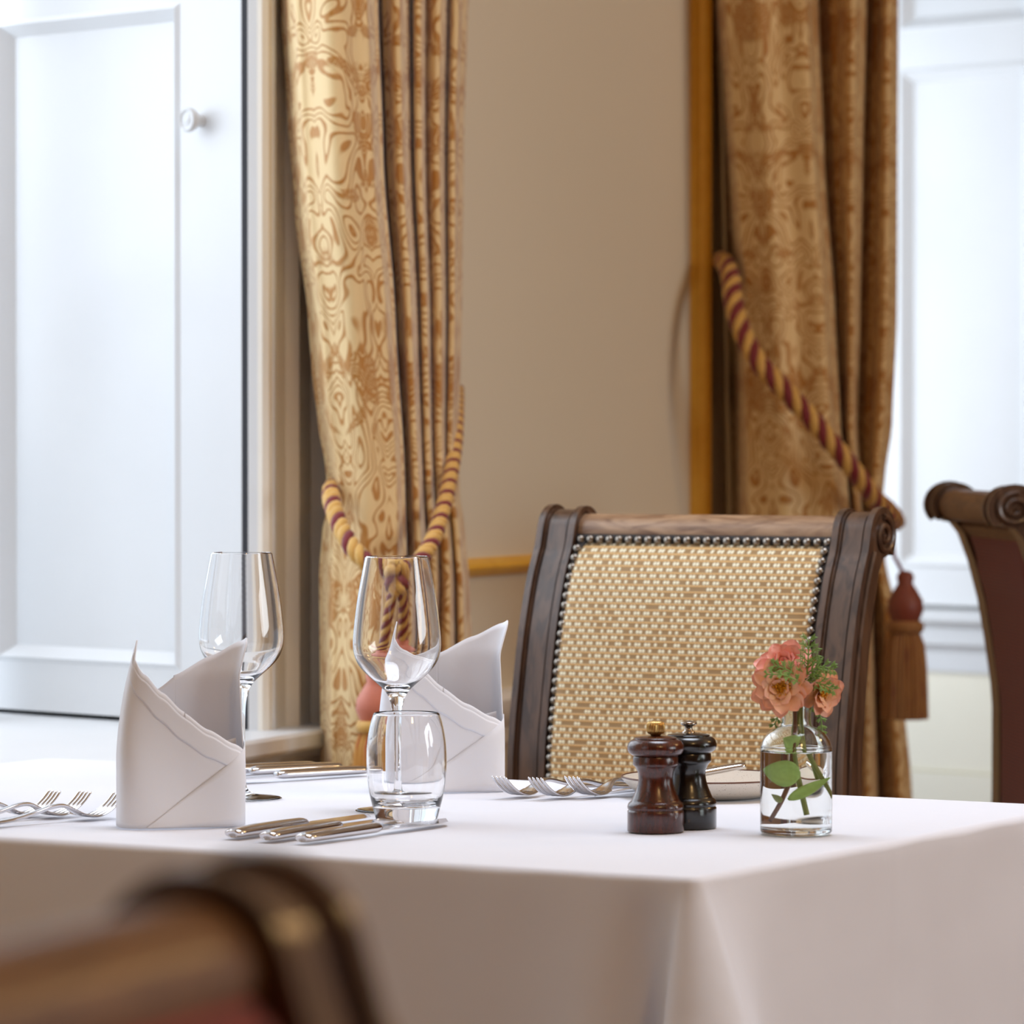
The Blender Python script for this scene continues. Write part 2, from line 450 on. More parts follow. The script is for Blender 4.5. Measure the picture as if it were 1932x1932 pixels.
# window sill 1, slab running out into the room
b = MB()
pr = [(-.075, SILL - .004), (-.072, SILL), (.55, SILL), (.55, SILL - .045), (-.045, SILL - .045), (-.048, SILL - .034), (-.06, SILL - .026), (-.072, SILL - .022), (-.075, SILL - .018)]
b.prism([(p[0], p[1]) for p in pr], -1.42, .235, 'x')
struct('trim_2', b, M_white, WM, smooth=30)
b = MB(); 
b.prism([(-.02, SILL - .045), (0, SILL - .045), (0, .12), (-.02, .12), (-.02, .30), (-.008, .32), (-.008, SILL - .10), (-.02, SILL - .085)], -1.42, .24, 'x')
struct('trim_3', b, M_arch, WM, smooth=0)
# architrave round window 1 (right upright), and its twin on the left
def architrave(s0, sgn, name, w=.205):
    P = [(0, 0), (0, -.018), (.006, -.024), (.024, -.024), (.028, -.016), (.034, -.014), (.075, -.014), (.08, -.02), (.088, -.026), (.096, -.02), (.10, -.018), (.14, -.018), (.146, -.026), (.156, -.036), (.17, -.044), (.186, -.046), (.196, -.04), (.205, -.034), (.205, 0)]
    P = [(s0 + sgn * p[0], p[1]) for p in P]
    b = MB(); b.prism(P, SILL, TOPZ + .2, 'z'); return struct(name, b, M_arch, WM, smooth=25)
architrave(0.0, 1, 'trim_4'); architrave(W1[0], -1, 'trim_5')
# white inner bead standing on the corner of window 1
b = MB(); b.prism([(.006, .004), (-.001, -.001), (.0, -.012), (.012, -.02), (.016, -.026), (.022, -.026), (.022, .02)], SILL, TOPZ, 'z'); struct('trim_6', b, M_white, WM, smooth=40)
# windows: sash frames with glazing bars
def sash(name, s0, s1, y, z0, z1, nx, nz):
    r = empty(name, M=WM @ Matrix.Translation((0, y, 0))); r['kind'] = 'structure'
    b = MB()
    for a in (s0, s1 - .05): b.box(a, a + .05, 0, .04, z0, z1)
    b.box(s0 + .05, s1 - .05, 0, .04, z0, z0 + .07); b.box(s0 + .05, s1 - .05, 0, .04, z1 - .05, z1)
    b.box(s0 + .05, s1 - .05, -.01, .04, (z0 + z1) / 2 - .025, (z0 + z1) / 2 + .025)
    b.build('window_frame', M_white, r, smooth=0)
    b = MB()
    for i in range(1, nx): a = s0 + .05 + (s1 - s0 - .1) * i / nx; b.box(a - .011, a + .011, .005, .03, z0 + .07, z1 - .05)
    for i in range(1, nz):
        if i * 2 == nz: continue
        a = z0 + (z1 - z0) * i / nz; b.box(s0 + .05, s1 - .05, .006, .028, a - .011, a + .011)
    b.build('glazing_bars', M_white, r, smooth=0)
sash('window_1', -1.30, .1, .40, SILL, 2.85, 3, 4)
sash('window_2', 2.62, 4.05, .55, .12, 2.85, 3, 4)
sash('window_3', -4.3, -2.5, .33, SILL, 2.85, 4, 4)  # unseen window, added along with the left front fill
b = MB(); b.box(W3[0], W3[1], 0, .5, SILL - .045, SILL); b.box(W3[0] - .02, W3[0], .0, .5, SILL, TOPZ); b.box(W3[1], W3[1] + .02, .0, .5, SILL, TOPZ)
b.box(W1[0] - .02, W1[0], .12, .55, SILL, TOPZ)
b.box(W2[0] - .02, W2[0], .12, .7, 0, TOPZ)
for a in (W1, W3): b.box(a[0] - .02, a[1] + .2, .12, .6, TOPZ, TOPZ + .02)
b.box(W2[0] - .02, W2[1] + .35, .12, .75, TOPZ, TOPZ + .02)
struct('trim_7', b, M_white, WM, smooth=0)

# window 2 far reveal with its shutter
M2 = leaf_frame(W2[1]); e2 = lambda px: leaf_s(M2, px)
z2 = lambda px, py: leaf_z(M2, px, py)
sh = empty('window_shutter', M=M2, label='white panelled shutter leaf behind the dark red chair, right of the right curtain', cat='shutter')
b = MB(); zb2 = z2(1800, 1143)
a0, a1 = e2(1942), e2(1696)
panel_leaf(b, .02, a1 + .10, zb2, 2.85, [(a0, a1, z2(1800, 1072), z2(1800, 124)), (a0, a1, z2(1800, 52), 2.7)], bev=.028, rec=.014)
b.build('panel', M_white, sh, smooth=30)
b = MB(); b.box(.10, .75, -.12, -.05, zb2 - .03, 2.85); struct('trim_8', b, M_white, M2, smooth=0)
zs = z2(1800, 1151); zc2 = z2(1800, 1268)
b = MB(); P = [(.03, zs), (.03, zs - .022), (.022, zs - .03), (.012, zs - .035), (.012, zs - .07), (.004, zs - .078), (-.0, zs - .085), (0, zc2), (-.03, zc2), (-.03, zs)]
b.prism([(p[0], p[1]) for p in P], 0, .75, 'x'); struct('trim_9', b, M_white, M2, smooth=25)
b = MB(); zl = z2(1800, 1455)
b.box(0, .75, -.03, -.006, zl, zc2); b.box(0, .75, -.03, -.0, 0, zl - .004); b.box(0, .75, -.03, -.012, zl - .004, zl)
struct('trim_10', b, M_cream, M2, smooth=0)

# dado rail on the pier, gilt panel frame
b = MB(); b.prism([(0, .665), (-.012, .668), (-.014, .69), (-.03, .70), (-.038, .715), (-.04, .73), (-.03, .738), (0, .74)], .24, W2[0], 'x'); struct('trim_11', b, M_arch, WM, smooth=30)
def wall_s(px): 
    Y = wall_Y(px); X = (px - 966) / F * Y
    return (Vector((X, Y, 0)) - Vector((OX, OY, 0))).dot(WD)
gs = wall_s(1309); zr = at(940, 1067, wall_Y(940)).z
b = MB()
hp = [(0, -.012), (-.006, -.012), (-.010, -.008), (-.016, -.006), (-.021, 0), (-.016, .006), (-.010, .008), (-.006, .012), (0, .012)]
b.prism([(y, zr + z) for y, z in hp], .55, gs + .014, 'x')
b.prism([(y, 2.9 + z) for y, z in hp], .55, gs + .014, 'x')
vp = [(gs - .018, 0), (gs - .018, -.008), (gs - .012, -.012), (gs - .009, -.022), (gs, -.028), (gs + .009, -.022), (gs + .012, -.012), (gs + .018, -.008), (gs + .018, 0)]
b.prism(vp, zr + .01, 2.9, 'z')
b.prism([(p[0] - gs + .56, p[1]) for p in vp], zr + .01, 2.9, 'z')
struct('trim_12', b, M_gilt, WM, smooth=30)

# ------------------------------------------------------------------ curtains
def curtain(name, label, cols, rows_y, n=14, back=0):
    """cols: list of (px table over image row, depth table over image row)"""
    rows = []
    for py in rows_y:
        key = [(lerp_tab(c[0], py), lerp_tab(c[1], py)) for c in cols]
        r = []
        for j in range(len(key) - 1):
            (pa, da), (pb, db) = key[j], key[j + 1]
            for k in range(n):
                t = k / n; tt = (1 - math.cos(PI * t)) / 2
                r.append((pa + (pb - pa) * t, da + (db - da) * tt))
        r.append(key[-1])
        out = []
        for i, (px, d) in enumerate(r):
            p = at(px, py, d + back)
            w = noise.noise(Vector((px * .012, p.z * 2.2, 3.1))) * .006
            out.append(p + Vector((0, -1, 0)) * w)
        rows.append(out)
    # uv: arc length on a reference row
    ref = rows[len(rows) // 3]; u = [0]
    for a, c in zip(ref, ref[1:]): u.append(u[-1] + (c - a).length)
    uv = [[(u[j], p.z) for j, p in enumerate(r)] for r in rows]
    b = MB(); b.grid(rows, uv=uv)
    o = b.build(name, M_damask, None, smooth=180)
    md = o.modifiers.new('thickness', 'SOLIDIFY'); md.thickness = .0025; md.offset = -1
    return tag(o, label, 'curtain')
C = lambda v: [(0, v)]
def colm(pxs, ds):
    return (pxs, ds if isinstance(ds, list) else C(ds))
def addt(tab, k): return [(a, v + k) for a, v in tab]
yrow = list(range(-500, 2500, 22))
Lpx = [(-400, 505), (0, 533), (200, 545), (400, 560), (600, 585), (700, 592), (800, 604), (880, 618), (950, 624), (1000, 612), (1080, 606), (1300, 608), (1600, 612), (2400, 606)]
Rpx = [(-400, 896), (0, 880), (250, 872), (600, 868), (850, 861), (930, 864), (1000, 874), (1100, 882), (1250, 889), (1500, 896), (2400, 900)]
Kpx = [(-400, 700), (0, 711), (300, 721), (600, 744), (900, 762), (1080, 766), (1300, 742), (1600, 735), (2400, 735)]
def blend(A, B, t): return [(y, lerp_tab(A, y) * (1 - t) + lerp_tab(B, y) * t) for y in range(-500, 2500, 50)]
pin = lambda d, tight: [(-400, d), (300, d), (900, d + tight), (1080, d + tight), (1300, d + tight * .4), (2400, d)]
cols = [
    colm(addt(Lpx, 14), 5.02),
    colm(Lpx, 4.96),
    colm(blend(Lpx, Kpx, .18), pin(4.865, .03)),
    colm(blend(Lpx, Kpx, .52), pin(4.82, .05)),
    colm(blend(Lpx, Kpx, .86), pin(4.865, .03)),
    colm(addt(Kpx, -4), 4.94),
    colm(addt(Kpx, 2), 5.07),
    colm(blend(Kpx, Rpx, .10), 4.99),
    colm(blend(Kpx, Rpx, .22), 4.955),
    colm(blend(Kpx, Rpx, .33), 5.05),
    colm(blend(Kpx, Rpx, .36), 5.13),
    colm(blend(Kpx, Rpx, .46), 5.04),
    colm(blend(Kpx, Rpx, .54), 5.11),
    colm(blend(Kpx, Rpx, .68), 5.08),
    colm(blend(Kpx, Rpx, .80), 5.17),
    colm(blend(Kpx, Rpx, .88), 5.13),
    colm(blend(Kpx, Rpx, .96), 5.2),
    colm(Rpx, 5.27),
    colm(addt(Rpx, -8), 5.36)]
curtain('curtain', 'gold damask curtain on the left, tied in with two rope ends meeting at a knot', cols, yrow)

RL = [(-400, 1330), (0, 1346), (200, 1360), (400, 1374), (520, 1384), (960, 1387), (1500, 1380), (2400, 1378)]
RR = [(-400, 1694), (0, 1692), (400, 1691), (600, 1690), (800, 1681), (900, 1667), (960, 1661), (1060, 1668), (1160, 1690), (1300, 1701), (1500, 1718), (2400, 1725)]
K1 = [(-400, 1528), (0, 1540), (300, 1552), (600, 1573), (800, 1583), (950, 1600), (1100, 1606), (1500, 1600), (2400, 1600)]
K2 = [(-400, 1636), (0, 1632), (300, 1625), (600, 1619), (800, 1613), (950, 1622), (1100, 1640), (1300, 1646), (1500, 1652), (2400, 1656)]
cols = [
    colm(addt(RL, 8), 6.45),
    colm(RL, 6.36),
    colm(blend(RL, K1, .15), 6.24),
    colm(blend(RL, K1, .45), 6.20),
    colm(blend(RL, K1, .62), 6.215),
    colm(blend(RL, K1, .88), 6.20),
    colm(addt(K1, -4), 6.27),
    colm(addt(K1, 3), 6.42),
    colm(blend(K1, K2, .4), 6.37),
    colm(blend(K1, K2, .75), 6.31),
    colm(addt(K2, -4), 6.36),
    colm(addt(K2, 3), 6.54),
    colm(blend(K2, RR, .4), 6.50),
    colm(blend(K2, RR, .72), 6.44),
    colm(addt(RR, -4), 6.47),
    colm(RR, 6.52),
    colm(addt(RR, -10), 6.60)]
curtain('curtain', 'darker gold damask curtain on the right, swept by one diagonal tieback rope', cols, yrow, back=.12)
# pale lining edge behind the right curtain
b = MB(); lin = []
for py in yrow:
    r = []
    for px, d in ((1352, 6.50), (1360, 6.44), (1366, 6.52), (1374, 6.46), (1390, 6.54)):
        r.append(at(px + .018 * max(0, min(py, 1200)) , py, d))
    lin.append(r)
b.grid(lin); o = b.build('curtain_lining', M_lining, None, smooth=180, solid=.002)
tag(o, 'narrow pale lining edge hanging behind the right curtain beside the gilt strip', 'lining')

# ------------------------------------------------------------------ tiebacks
def rope(b, path, r, pitch, strands=4, sub=14):
    P = catmull(path, sub); L = 0; acc = [0]
    for a, c in zip(P, P[1:]): L += (c - a).length; acc.append(L)
    # resample
    step = pitch / 9; N = max(8, int(L / step)); Q = []; j = 0
    for i in range(N + 1):
        d = L * i / N
        while j < len(acc) - 2 and acc[j + 1] < d: j += 1
        t = (d - acc[j]) / max(1e-9, acc[j + 1] - acc[j]); Q.append(P[j].lerp(P[j + 1], t))
    ref = None; frames = []
    for i in range(len(Q)):
        t = (Q[min(i + 1, N)] - Q[max(i - 1, 0)]).normalized()
        if ref is None: ref = t.orthogonal().normalized()
        a = (ref - t * ref.dot(t)).normalized(); ref = a; frames.append((a, t.cross(a)))
    for s in range(strands):
        pts = []
        for i, q in enumerate(Q):
            an = 2 * PI * (i * (L / N) / pitch) + 2 * PI * s / strands
            pts.append(q + frames[i][0] * (r * .55 * math.cos(an)) + frames[i][1] * (r * .55 * math.sin(an)))
        b.tube(pts, r * .52, 7, mi=1 if s % 2 == (strands == 3) else 0)
def tassel(parent, top, H, R, mats):
    """hangs from top: head, collar and fringe"""
    mh, mc, mf = mats
    t = empty('tassel', M=Matrix.Translation(top)); t.parent = parent
    b = MB(); b.lathe([(0, 0), (R * .28, -.002), (R * .42, -H * .04), (R * .36, -H * .09), (R * .5, -H * .12), (R * .82, -H * .2), (R * .86, -H * .27), (R * .7, -H * .33), (R * .6, -H * .36), (0, -H * .36)], 28, close=False)
    b.build('tassel_head', mh, t, smooth=60)
    b = MB(); b.lathe([(R * .6, -H * .335), (R * .78, -H * .345), (R * .86, -H * .37), (R * .84, -H * .41), (R * .7, -H * .425), (R * .5, -H * .42)], 40, close=False, wob=lambda a, z: 1 + .05 * math.sin(a * 20 + z * 900))
    b.build('tassel_collar', mc, t, smooth=60)
    b = MB(); rows = []; uv = []
    prof = [(R * .66, -H * .42), (R * .86, -H * .5), (R * .96, -H * .65), (R * 1.0, -H * .82), (R * 1.03, -H), (R * .8, -H * 1.0), (0.001, -H * .99)]
    n = 120
    for r, z in prof:
        rw = []; u = []
        for k in range(n + 1):
            a = 2 * PI * k / n; rr = r * (1 + .05 * math.sin(a * 30) + .03 * math.sin(a * 11 + 1))
            rw.append(Vector((rr * math.cos(a), rr * math.sin(a), z))); u.append((k / n, z * 10))
        rows.append(rw); uv.append(u)
    b.grid(rows, uv=uv); b.build('tassel_fringe', mf, t, smooth=60)
    return t
tb = empty('curtain_tieback', loc=at(745, 1090, 4.72), label='maroon and gold twisted rope tieback knotted on the left curtain, with coral tassels', cat='tieback')
TI = Matrix.Translation(-tb.location)
b = MB()
lp = [at(640, 905, 5.02), at(625, 925, 4.90), at(628, 955, 4.84), at(645, 1000, 4.79), at(672, 1042, 4.755), at(705, 1072, 4.745), at(738, 1090, 4.74)]
rope(b, [TI @ p for p in lp], .0105, .042, 3)
rp = [at(862, 735, 5.5), at(861, 790, 5.3), at(857, 850, 5.16), at(843, 930, 5.0), at(818, 1015, 4.86), at(785, 1065, 4.79), at(752, 1088, 4.75)]
rope(b, [TI @ p for p in rp], .0095, .040, 3)
kp = [at(728, 1070, 4.73), at(760, 1078, 4.71), at(772, 1094, 4.72), at(752, 1110, 4.70), at(728, 1100, 4.70), at(732, 1080, 4.69), at(752, 1072, 4.69)]
rope(b, [TI @ p for p in kp], .0095, .040, 3)
h1 = [at(742, 1095, 4.72), at(734, 1130, 4.72), at(722, 1180, 4.73), at(712, 1235, 4.74), at(707, 1270, 4.74)]
rope(b, [TI @ p for p in h1], .008, .036)
h2 = [at(756, 1095, 4.72), at(764, 1130, 4.73), at(766, 1170, 4.75), at(762, 1205, 4.76)]
rope(b, [TI @ p for p in h2], .008, .036)
b.build('rope', [M_ropeg, M_roper], tb, smooth=60)
tassel(tb, TI @ at(707, 1262, 4.74), .17, .025, (M_tas1, M_ropeg, M_fr1))
tassel(tb, TI @ at(762, 1200, 4.765), .15, .026, (M_tas1, M_ropeg, M_fr1))

tb = empty('curtain_tieback', loc=at(1500, 760, 6.1), label='maroon and gold rope tieback running diagonally over the right curtain, russet tassel', cat='tieback')
TI = Matrix.Translation(-tb.location)
b = MB()
P = [(1350, 492, 6.42), (1366, 494, 6.30), (1378, 520, 6.24), (1384, 570, 6.19), (1400, 625, 6.16), (1432, 684, 6.135), (1482, 738, 6.125), (1532, 792, 6.125), (1582, 852, 6.13), (1620, 900, 6.15), (1650, 940, 6.19), (1680, 968, 6.27), (1690, 985, 6.36)]
rope(b, [TI @ at(p[0], p[1], p[2] + .12) for p in P], .0145, .075, 4)
P = [(1684, 970, 6.24), (1684, 1010, 6.22), (1687, 1050, 6.2), (1706, 1085, 6.2)]
b.tube([TI @ at(p[0], p[1], p[2] + .12) for p in P], .003, 8, mi=1)
b.build('rope', [M_ropeg, M_roper], tb, smooth=60)
b = MB(); P = [at(1336, 494, 6.50), at(1344, 493, 6.45), at(1356, 494, 6.42), at(1366, 484, 6.40)]
b.tube([TI @ p for p in P], [.007, .004, .004, .006], 10); b.build('hook', M_brass, tb)
tassel(tb, TI @ at(1708, 1076, 6.32), .222, .032, (M_tas2, M_fr2, M_fr2))
tb2 = tb

# ------------------------------------------------------------------ chairs
def chair(name, label, Mx, fab, W=.405, rear=None, nails=True):
    rear = rear or fab
    t = empty(name, M=Mx, label=label, cat='chair')
    sw = .046
    fr = [(.0, .45), (.0, .60), (.0005, .71), (.005, .76), (.0135, .81), (.025, .865), (.042, .92), (.059, .955)]
    cy, cz, cr = .088, .972, .023
    frc = catmull([Vector((0, p[0], p[1])) for p in fr], 4)
    fr = [(p.y, p.z) for p in frc]
    arc = [(cy + cr * math.cos(a), cz + cr * math.sin(a)) for a in [math.radians(x) for x in range(165, -100, -15)]]
    rr = [(.078, .935), (.066, .90), (.054, .85), (.046, .80), (.038, .74), (.036, .71), (.036, .60), (.040, .45)]
    prof = fr + arc + rr
    n = len(prof)
    def off(pr, k, m):
        out = []
        for i in range(m):
            a = Vector(pr[max(i - 1, 0)]); c = Vector(pr[min(i + 1, m - 1)]); d = (c - a).normalized(); nn = Vector((-d.y, d.x))
            out.append((pr[i][0] + nn.x * k, pr[i][1] + nn.y * k))
        return out
    m = len(fr) + len(arc) - 3
    for sgn in (-1, 1):
        b = MB()
        xo = sgn * W / 2; xi = sgn * (W / 2 - sw)
        b.prism(prof, min(xo, xi), max(xo, xi), 'x')
        front = prof[:m]
        for f0, f1, hgt in ((0, .16, .0075), (.16, .22, .003), (.26, .74, .0022), (.78, .84, .003), (.84, 1.0, .006)):
            of = off(front, hgt, m)
            poly = of + list(reversed(off(front, -.002, m)))
            xa = xo - sgn * sw * f0; xb = xo - sgn * sw * f1
            b.prism(poly, min(xa, xb), max(xa, xb), 'x')
        # volutes on both faces of the scroll
        for xs, sd in ((xo, sgn), (xi, -sgn)):
            pts = []
            for k in range(56):
                a = math.radians(100 - k * 12); r = .0205 * (1 - k / 66)
                pts.append((xs + sd * .0015, cy + r * math.cos(a), cz + r * math.sin(a)))
            b.tube(pts, [.0032] * 50 + [.003, .003, .0035, .004, .0045, .003], 8)
            ed = off(prof, 0, n)
            b.tube([(xs + sd * .0008, p[0] + (.006 if i < len(fr) else 0), p[1]) for i, p in enumerate(prof[2:len(fr)])], .0028, 6)
        # rear leg
        b.tube([(xo - sgn * sw / 2, .02, .46), (xo - sgn * sw / 2, .03, .30), (xo - sgn * sw / 2, .09, .02), (xo - sgn * sw / 2, .095, 0)], [.024, .022, .017, .016], 12)
        b.build('stile', M_wood, t, smooth=30)
    xi = W / 2 - sw
    # crest roll
    b = MB()
    cprof = [(cy + .0205 * math.cos(a), cz + .0205 * math.sin(a)) for a in [math.radians(x) for x in range(215, -125, -10)]]
    cprof = [(.052, .935)] + [(.0660, .955)] + cprof[2:] + [(.083, .945), (.066, .925)]
    b.prism(cprof, -xi, xi, 'x')
    b.build('crest_rail', M_crest if nails else M_crest2, t, smooth=40)
    # front upholstery
    ztop = .9655 if nails else .975
    def fy(z): 
        for (a, c) in zip(fr, fr[1:]):
            if a[1] <= z <= c[1]: return a[0] + (c[0] - a[0]) * (z - a[1]) / (c[1] - a[1])
        return fr[-1][0] + (z - fr[-1][1]) * .8
    b = MB(); rows = []; uv = []
    NZ = 40; NX = 30
    for i in range(NZ + 1):
        z = .47 + (ztop - .47) * i / NZ; r = []; u = []
        for k in range(NX + 1):
            q = -1 + 2 * k / NX; ez = min(1, min(i, NZ - i) / 4.0); ex = min(1, (1 - abs(q)) / .10)
            bul = .017 * (1 - (1 - ez) ** 2) ** .5 * (1 - (1 - ex) ** 2) ** .5 * (1 - .25 * q * q)
            r.append(Vector((q * xi, fy(z) + .004 - bul, z))); u.append((q * xi, z))
        rows.append(r); uv.append(u)
    b.grid(rows, uv=uv)
    back = b.build('backrest', fab, t, smooth=180)
    b = MB(); rows = []; uv = []
    ry = lambda z: lerp_tab([(.45, .034), (.71, .034), (.80, .044), (.85, .052), (.90, .064), (.935, .076)], z)
    for i in range(NZ + 1):
        z = .47 + (.938 - .47) * i / NZ; r = []; u = []
        for k in range(NX, -1, -1):
            q = -1 + 2 * k / NX; ez = min(1, min(i, NZ - i) / 4.0); ex = min(1, (1 - abs(q)) / .10)
            r.append(Vector((q * xi, ry(z) - .004 + .008 * ez * ex, z))); u.append((q * xi, z))
        rows.append(r); uv.append(u)
    b.grid(rows, uv=uv); b.build('rear_panel', rear, t, smooth=180)
    # dark gimp strip and nails
    if nails:
        b = MB(); x = xi - .0065
        b.tube([(-x, fy(.47 + (ztop - .47) * k / 20) - .001, .47 + (ztop - .47) * k / 20) for k in range(21)], [(.0062, .0035)] * 21, 8, flat=(1, 0, 0))
        b.tube([(x, fy(.47 + (ztop - .47) * k / 20) - .001, .47 + (ztop - .47) * k / 20) for k in range(21)], [(.0062, .0035)] * 21, 8, flat=(1, 0, 0))
        b.tube([(-xi + 2 * xi * k / 10, fy(ztop) - .001, ztop - .001) for k in range(11)], [(.0035, .0062)] * 11, 8, flat=(0, 1, 0))
        b.build('gimp', M_nailbase, back, smooth=60)
        nm = MB(); nm.lathe([(.0048, 0), (.0048, .0008), (.0041, .0025), (.0022, .0038), (0, .0041)], 12, close=False)
        proto = nm.build('nail_head', M_nail, back, smooth=80)
        spots = []
        nt = 26
        for k in range(nt): spots.append(((-x + 2 * x * k / (nt - 1)), ztop - .0005))
        for k in range(1, 28):
            z = ztop - k * .0102
            spots += [(-x, z), (x, z)]
        first = True
        for (sx, sz) in spots:
            o = proto if first else proto.copy()
            if not first: col.objects.link(o)
            first = False
            sl = (fy(min(sz + .01, ztop)) - fy(sz - .01)) / .02
            o.parent = back
            o.matrix_local = Matrix.Translation((sx, fy(min(sz, ztop)) - .0045, sz)) @ Matrix.Rotation(PI / 2 - math.atan(sl) * .8, 4, 'X')
    # seat, rails and front legs
    b = MB(); b.box(-W / 2 - .02, W / 2 + .02, -.42, .0, .43, .50); b.build('seat', fab, t, smooth=60, bevel=.018)
    b = MB(); b.box(-W / 2 - .02, W / 2 + .02, -.42, .03, .37, .428); b.build('seat_rail', M_wood, t, smooth=30, bevel=.004)
    for sgn in (-1, 1):
        b = MB(); b.lathe([(.014, 0), (.016, .03), (.013, .05), (.02, .2), (.024, .32), (.027, .34), (.022, .35), (.026, .37)], 20, c=(sgn * (W / 2 - .01), -.39, 0))
        b.build('leg', M_wood, t, smooth=50)
    return t
# table frame
TC = on(1311, 1655, .75)
TH_ = math.radians(30.5)
TU = Vector((-math.cos(TH_), math.sin(TH_), 0)); TV = Vector((math.sin(TH_), math.cos(TH_), 0))
# woven chair at the far long side, facing the table
alpha = math.radians(31)
YL = 4.66; XL = (1040 - 966) / F * YL
WY = .405
ax = Vector((math.cos(alpha), -math.sin(alpha), 0)); ay = Vector((math.sin(alpha), math.cos(alpha), 0))
ctr = Vector((XL, YL, 0)) + ax * (WY / 2) - ay * .088
chair('dining_chair', 'gold woven dining chair with nail-studded scroll back, behind the pepper mills', Matrix.Translation(ctr) @ Matrix.Rotation(-alpha, 4, 'Z'), M_weave, WY)
# red chair at the right, seen from behind
be = math.radians(85.5)
XF, YF = (1790 - 966) / F * 5.6, 5.6
ax = Vector((math.cos(be), -math.sin(be), 0)); ay = Vector((-math.sin(be), -math.cos(be), 0))   # ay = backwards
S = 1.12
wd = .40 * S
ctr = Vector((XF, YF, 0)) + ax * (wd / 2) - ay * (.088 * S)
Mx = Matrix.Translation(ctr) @ Matrix(((-ax.x, ay.x, 0, 0), (-ax.y, ay.y, 0, 0), (0, 0, 1, 0), (0, 0, 0, 1))) @ Matrix.Diagonal((S, S, 1.017, 1))
chair('dining_chair', 'dark red scroll-back dining chair cut by the right edge of the picture', Mx, M_red, .40, nails=False)
# blurred chair close to the camera, lower left
P = at(500, 1652, 1.15)
ax = Vector((math.cos(math.radians(68)), math.sin(math.radians(68)), 0)); fwd = Vector((ax.y, -ax.x, 0)); ay = -fwd
ctr = Vector((P.x, P.y, 0)) - ax * (.42 / 2) - ay * .088
Mx = Matrix.Translation(ctr) @ Matrix(((ax.x, ay.x, 0, 0), (ax.y, ay.y, 0, 0), (0, 0, 1, 0), (0, 0, 0, 1))) @ Matrix.Diagonal((1, 1, (P.z) / .995, 1))
chair('dining_chair', 'blurred red chair with wooden scroll back, close up in the lower left corner', Mx, M_red, .42, nails=False)

